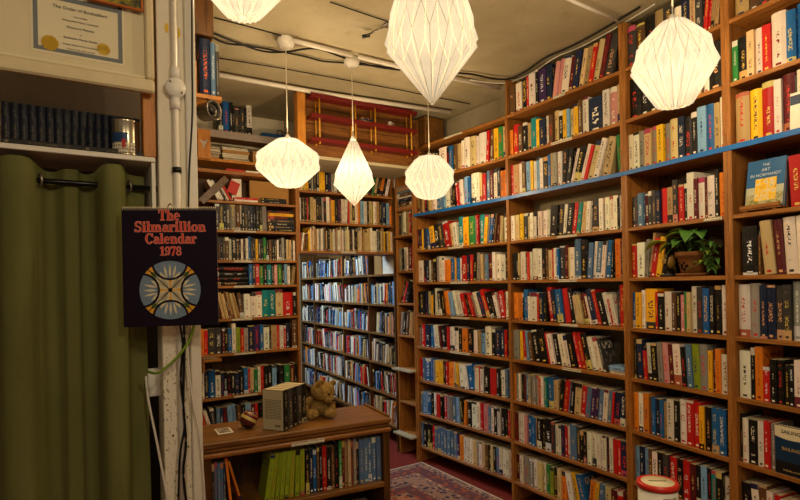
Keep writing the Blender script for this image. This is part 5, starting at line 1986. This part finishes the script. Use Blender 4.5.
S = .19
GL['T'] = (.82, Rc(.31, 0, .51, 1) + Rc(.04, .9, .78, 1) + Rc(.04, .68, .11, .92) + Rc(.71, .68, .78, .92) + Rc(.2, 0, .62, .07))
GL['h'] = (.72, Rc(.08, 0, .27, 1) + Rc(0, .93, .27, 1) + Rc(.01, 0, .34, .07) + Ar(.355, .42, .265, .26, .18, .1, 0, 160) + Rc(.44, 0, .62, .44) + Rc(.38, 0, .69, .07))
GL['e'] = (.62, Ar(.3, .34, .29, .36, .17, .08, 0, 320) + Rc(.14, .33, .58, .41))
GL['S'] = (.7, Ar(.33, .74, .28, .28, .16, .1, 15, 270) + Ar(.33, .27, .3, .29, .17, .1, -165, 90) + Rc(.56, .72, .62, 1) + Rc(.02, 0, .08, .28))
GL['i'] = (.38, Rc(.09, 0, .28, .68) + Rc(.01, .61, .28, .68) + Rc(.01, 0, .36, .07) + Ar(.185, .88, .11, .12, .11, .12, 0, 360))
GL['l'] = (.38, Rc(.09, 0, .28, 1) + Rc(.01, .93, .28, 1) + Rc(.01, 0, .36, .07))
GL['m'] = (1.06, Rc(.08, 0, .26, .68) + Rc(0, .61, .26, .68) + Rc(.01, 0, .33, .07) + Ar(.34, .42, .25, .27, .17, .1, 0, 160) + Rc(.42, 0, .6, .44) + Rc(.37, 0, .66, .07) + Ar(.68, .42, .25, .27, .17, .1, 0, 160) + Rc(.76, 0, .94, .44) + Rc(.71, 0, 1.0, .07))
GL['n'] = (.72, Rc(.08, 0, .27, .68) + Rc(0, .61, .27, .68) + Rc(.01, 0, .34, .07) + Ar(.355, .42, .265, .27, .18, .1, 0, 160) + Rc(.44, 0, .62, .44) + Rc(.38, 0, .69, .07))
GL['r'] = (.54, Rc(.08, 0, .27, .68) + Rc(0, .61, .27, .68) + Rc(.01, 0, .36, .07) + Ar(.36, .5, .17, .2, .15, .12, 20, 170) + Ar(.44, .55, .09, .1, .09, .1, 0, 360))
GL['o'] = (.64, Ar(.31, .34, .3, .36, .18, .08, 0, 360))
GL['a'] = (.62, Ar(.24, .21, .23, .23, .15, .08, 0, 360) + Rc(.37, .04, .55, .46) + Ar(.3, .46, .25, .23, .17, .09, 0, 165) + Rc(.5, 0, .62, .08))
GL['d'] = (.7, Ar(.28, .34, .27, .36, .17, .08, 0, 360) + Rc(.42, 0, .6, 1) + Rc(.34, .93, .6, 1) + Rc(.5, 0, .68, .07))
GL['C'] = (.8, Ar(.42, .5, .4, .52, .2, .09, 35, 325) + Rc(.68, .66, .75, 1.0))
GL['1'] = (.5, Rc(.17, 0, .36, 1) + Rc(.04, 0, .48, .07) + Rc(.04, .8, .24, .9))
GL['9'] = (.6, Ar(.3, .68, .27, .32, .15, .08, 0, 360) + Ar(.24, .5, .33, .5, .16, .1, -75, 30) + Ar(.14, .12, .1, .11, .1, .11, 0, 360))
GL['7'] = (.58, Rc(.04, .84, .54, 1) + [[(.4, .86), (.54, .86), (.34, 0), (.14, 0)]] + Rc(.04, .72, .1, .9))
GL['8'] = (.62, Ar(.3, .75, .24, .26, .13, .08, 0, 360) + Ar(.3, .26, .28, .28, .15, .08, 0, 360))
GL[' '] = (.3, [])


def slab_text(name, s, xc, z0, h, xscale, y, parent, mat, grow=0):
    W = sum(GL[c][0] for c in s) * h * xscale
    x = xc - W / 2
    bm = bmesh.new()
    for c in s:
        adv, polys = GL[c]
        for p in polys:
            vs = []
            mx = sum(q[0] for q in p) / len(p)
            mz = sum(q[1] for q in p) / len(p)
            for (a, b) in p:
                ga = grow * (1 if a > mx else -1)
                gb = grow * (1 if b > mz else -1)
                vs.append(bm.verts.new((x + a * h * xscale + ga, y, z0 + b * h + gb)))
            bm.faces.new(vs)
        x += adv * h * xscale
    # all faces look toward the reader
    me = bpy.data.meshes.new(name)
    bm.to_mesh(me)
    bm.free()
    return link(name, me, mat, parent)


pxm = (xb - xa) / 95
for s, px0_, px1_, py0, py1 in (('The', 158.5, 180.5, 209.6, 220.4), ('Silmarillion', 134.5, 206, 221.4, 231.8), ('Calendar', 145, 196.5, 233.4, 243.6), ('1978', 159.5, 181.5, 246.6, 255.4)):
    zA, zB = FCAL.lz(170, py1), FCAL.lz(170, py0)
    h = zB - zA
    W = sum(GL[c][0] for c in s) * h
    xA, xB = FCAL.lx(px0_, 230), FCAL.lx(px1_, 230)
    slab_text('title_outline', s, (xA + xB) / 2, zA, h, (xB - xA) / W, -.0013, cv, M['peach_ink'], .0006)
    slab_text('title_lettering', s, (xA + xB) / 2, zA, h, (xB - xA) / W, -.0017, cv, M['red_ink'], -.0003)
# generic rose window
rc = (FCAL.lx(170.5, 290), FCAL.lz(170.5, 290))
Rr = (FCAL.lx(202, 290) - FCAL.lx(139.5, 290)) / 2


def flat(name, polys, y, mat, parent):
    bm = bmesh.new()
    for p in polys:
        bm.faces.new([bm.verts.new((rc[0] + a * Rr, y, rc[1] + b * Rr)) for a, b in p])
    me = bpy.data.meshes.new(name)
    bm.to_mesh(me)
    bm.free()
    return link(name, me, mat, parent)


circ = [(math.cos(2 * PI * i / 48), math.sin(2 * PI * i / 48)) for i in range(48)]
rose = flat('rose_window', [circ], -.0012, M['rw_orange'], cv)
CCn, CR = .909, .549


def cap(q, n=16):
    """lens of the disc cut by a circle centred outside, toward quadrant q"""
    th = math.acos(max(-1, min(1, (CCn ** 2 + CR ** 2 - 1) / (2 * CCn * CR))))
    ph = math.acos((CCn ** 2 + 1 - CR ** 2) / (2 * CCn))
    a = [(CCn + CR * math.cos(PI - th + 2 * th * i / n), CR * math.sin(PI - th + 2 * th * i / n)) for i in range(n + 1)]
    b = [(math.cos(-ph + 2 * ph * i / n), math.sin(-ph + 2 * ph * i / n)) for i in range(n + 1)]
    pts = a + b[1:-1]
    c, s = math.cos(q), math.sin(q)
    return [(x * c - y * s, x * s + y * c) for x, y in pts], [(x * c - y * s, x * s + y * c) for x, y in a]


caps = [cap(i * PI / 2) for i in range(4)]
flat('blue_panes', [c[0] for c in caps], -.0016, M['rw_blue'], rose)


def petal(ang, r0, r1, w, n=8):
    out = []
    for i in range(n + 1):
        t = i / n
        out.append((r0 + (r1 - r0) * t, w * math.sin(PI * t) * (1 - .3 * t)))
    pts = out + [(x, -y) for x, y in out[::-1][1:-1]]
    c, s = math.cos(ang), math.sin(ang)
    return [(x * c - y * s, x * s + y * c) for x, y in pts]


flat('green_panes', [petal(PI / 4 + i * PI / 2, .05, .9, .2) for i in range(4)], -.00145, M['rw_green'], rose)
flat('cream_panes', [petal(PI / 4 + i * PI / 2 + d, .05, .7, .12) for i in range(4) for d in (-.3, 0, .3)] + [petal(i * PI / 2 + d * .8, .42, .86, .045) for i in range(4) for d in (-.28, 0, .28)], -.0019, M['rw_cream'], rose)


def strip(pts, w):
    out = []
    for p, q in zip(pts, pts[1:]):
        d = Vector((q[0] - p[0], q[1] - p[1])).normalized()
        n = (-d.y * w, d.x * w)
        out.append([(p[0] - n[0], p[1] - n[1]), (q[0] - n[0], q[1] - n[1]), (q[0] + n[0], q[1] + n[1]), (p[0] + n[0], p[1] + n[1])])
    return out


lead = []
for c in caps:
    lead += strip(c[1], .035)
for i in range(4):
    a = PI / 4 + i * PI / 2
    lead += strip([(0, 0), (math.cos(a) * .98, math.sin(a) * .98)], .014)
lead += strip(circ + circ[:1], .02) + [[(.07 * x, .07 * y) for x, y in circ]]
flat('dark_lead', lead, -.0022, M['cal_dark'], rose)

# little ledge with a card right of the column, at the left bookcase
zz = FL.lz(210, 357)
lg = thing('small_ledge', 'small wooden ledge with a leaflet, right of the column', 'ledge', FL.w(FL.lx(199, 357), -.13, 0), FL.a)
box('ledge_board', lg, 0, .12, 0, .12, zz - .02, zz, M['wood_x'], .002)
box('leaflet', lg, .01, .1, .01, .11, zz + .0005, zz + .003, M['pic_card'], 0)
box('ledge_bracket', lg, .0, .012, .01, .12, zz - .09, zz - .0205, M['wood_z'], .001)

# ------------------------------------------------------------------ choose the books that stand as objects of their own
BAYPH = ['farthest tall bookcase', 'second tall bookcase', "plant's bookcase", 'rightmost bookcase']
ROWPH = ['top row under the ceiling', 'row above the blue-edged shelf', 'blue-edged shelf', 'first shelf under blue edge', 'second shelf under blue edge', 'third shelf under blue edge', 'fourth shelf under blue edge', 'fifth shelf under blue edge', 'sixth shelf under blue edge', 'bottom shelf']
LEFTPH = {'left3': 'row beside the flat pile, left bookcase', 'left4': 'second full row down, left bookcase', 'left5': 'beside black pile, left bookcase', 'left6': 'fourth full row down, left bookcase', 'left7': 'row above the lowest label, left bookcase', 'left8': 'row level with the bear, left bookcase', 'left9': 'row behind the striped ball, left bookcase'}
PILEPH = {'left3p': 'flat pile at the right, left bookcase', 'left5p': 'flat black pile in the left bookcase', 'bay1r6p': 'flat pair at the right, second tall bookcase', 'nar0': 'flat pile on the corner shelves', 'rackp': 'tiny pile on the red rack', 'upp1': 'flat pair left of the black pair', 'upp2': 'flat black pair under the squat lamp'}
OTHER = {'cab0': 'left end of the low cabinet', 'cab1': 'lime row in the low cabinet', 'cab2': 'right half of the low cabinet', 'cab3': 'lower shelf of the low cabinet', 'up0': 'upper shelf beside the column', 'upp3': 'slumped heap above the left bookcase',
         'head0': 'upper bridging shelf over the opening', 'head1': 'middle bridging shelf over the opening', 'head2': 'lowest bridging shelf over the opening', 'bay3r3': 'shelf right of the wooden stand'}


def place_phrase(b):
    k = b['key']
    if k in OTHER:
        return OTHER[k]
    if k.startswith('bay') and not k.endswith('p'):
        i, r = int(k[3]), int(k[5:])
        if i == 2 and r == 4:
            return "potted plant's own shelf"
        if i == 2 and r == 5:
            return 'shelf under the potted plant'
        return f'{ROWPH[r]}, {BAYPH[i]}'
    return LEFTPH.get(k) or PILEPH.get(k) or ('corner shelves' if k.startswith('nar') else 'far bookcase')


LAMPC = [(288, 161, 31), (354, 175, 20), (430, 176, 24), (433, 40, 46), (675, 61, 43)]


def visible(px, py):
    if not (2 < px < 797 and 2 < py < 497):
        return False
    if px < 201 or (122 < px < 218 and 205 < py < 327):
        return False
    for a, b, r in LAMPC:
        if (px - a) ** 2 + (py - b) ** 2 < r * r:
            return False
    if 636 < px < 679 and py > 474:
        return False
    return True


for b in BOOKS:
    c = b['mw'] @ Vector((b['t'] / 2, 0, b['h'] / 2))
    b['px'] = project(c)
    tp_ = project(b['mw'] @ Vector((b['t'] / 2, 0, b['h'])))
    bt_ = project(b['mw'] @ Vector((b['t'] / 2, 0, 0)))
    scale = FPX / c.y
    a = b['t'] * b['h'] * scale * scale
    vis_ = sum(visible(b['px'][0] * (1 - f) + tp_[0] * f, b['px'][1] * (1 - f) + tp_[1] * f) + visible(b['px'][0] * (1 - f) + bt_[0] * f, b['px'][1] * (1 - f) + bt_[1] * f) for f in (.2, .8)) / 4
    if b['key'].startswith('left') and b['key'] not in ('left3', 'left4', 'left5', 'left6', 'left7', 'left3p', 'left5p') and b['px'][1] > 402:
        vis_ *= .3
    if b['key'].startswith('left') and b['px'][0] > 262 and b['px'][1] > 382:
        vis_ = 0
    if b['key'] in ('left10', 'far50', 'far51', 'far52'):
        vis_ = 0
    b['area'] = a * vis_
NSPEC = sum(1 for o in COL.objects if o.name.split('.')[0] == 'book')
order = sorted(range(len(BOOKS)), key=lambda i: -BOOKS[i]['area'])
chosen = set(order[:300 - NSPEC])
rest = MeshAcc()
# drop books of which the photo shows nothing, behind other things and out of frame
for i, b in enumerate(BOOKS):
    if i in chosen:
        a = MeshAcc()
        a.book(b, pages=False)
        o = link('book', a.mesh('book'), M['cover'], mw=b['mw'])
        p = MeshAcc()
        p.book(b, cover=False)
        link('page_block', p.mesh('page_block'), M['pages'], o)
        cn = CC[b['code']][1]
        hh = b['h']
        size = 'small ' if hh < .16 else ('tall ' if hh > .198 else '')
        if b.get('pile'):
            lab = f"{cn} book lying flat, {ORD[b['n'] - 1]} from the bottom, {place_phrase(b)}"
        else:
            th = '' if size else 'thick ' if b['t'] > .034 else ('thin ' if b['t'] < .013 else '')
            lean = ' leaning' if abs(b['lean']) > 8 else ''
            lab = f"{size}{th}{cn}{lean} book, {ORD[b['n'] - 1]} from left, {place_phrase(b)}"
        tag(o, lab, 'book', 'books: ' + place_phrase(b))
    else:
        rest.book(b, b['mw'])
me = rest.mesh('small_distant_books')
ro = link('small_distant_books', me, [M['cover'], M['pages']])
ro['kind'] = 'stuff'
ro['label'] = 'smaller books of many colours packed on the farther shelves'
ro['category'] = 'books'
print('BOOKS', len(BOOKS), 'individual', len(chosen), 'special', NSPEC, 'min area', BOOKS[order[299 - NSPEC]]['area'])

# ------------------------------------------------------------------ light
w = bpy.data.worlds.new('world')
SC.world = w
w.use_nodes = True
w.node_tree.nodes['Background'].inputs[0].default_value = (1, .80, .55, 1)
w.node_tree.nodes['Background'].inputs[1].default_value = .15


def area(name, loc, target, size, energy, color):
    L = bpy.data.lights.new(name, 'AREA')
    L.energy = energy
    L.size = size
    L.color = color
    o = bpy.data.objects.new(name, L)
    COL.objects.link(o)
    o.location = loc
    d = Vector(target) - Vector(loc)
    o.rotation_euler = d.to_track_quat('-Z', 'Y').to_euler()
    return o


area('back_room_light', (-1.9, 5.2, 2.6), (-.7, 5.5, 1.0), .8, 80, (.60, .80, 1.0))
for nm, loc, pw in (('shop_lamp', (.62, .15, 2.40), 30), ('shop_lamp', (-.1, -1.1, 2.42), 24)):
    L = bpy.data.lights.new(nm, 'POINT')
    L.energy = pw
    L.color = (1, .85, .62)
    L.shadow_soft_size = .12
    o = bpy.data.objects.new(nm, L)
    COL.objects.link(o)
    o.location = loc
vs = SC.view_settings
vs.view_transform = 'Standard'
vs.look = 'None'
vs.gamma = 1
vs.use_curve_mapping = False
vs.exposure = 0.3
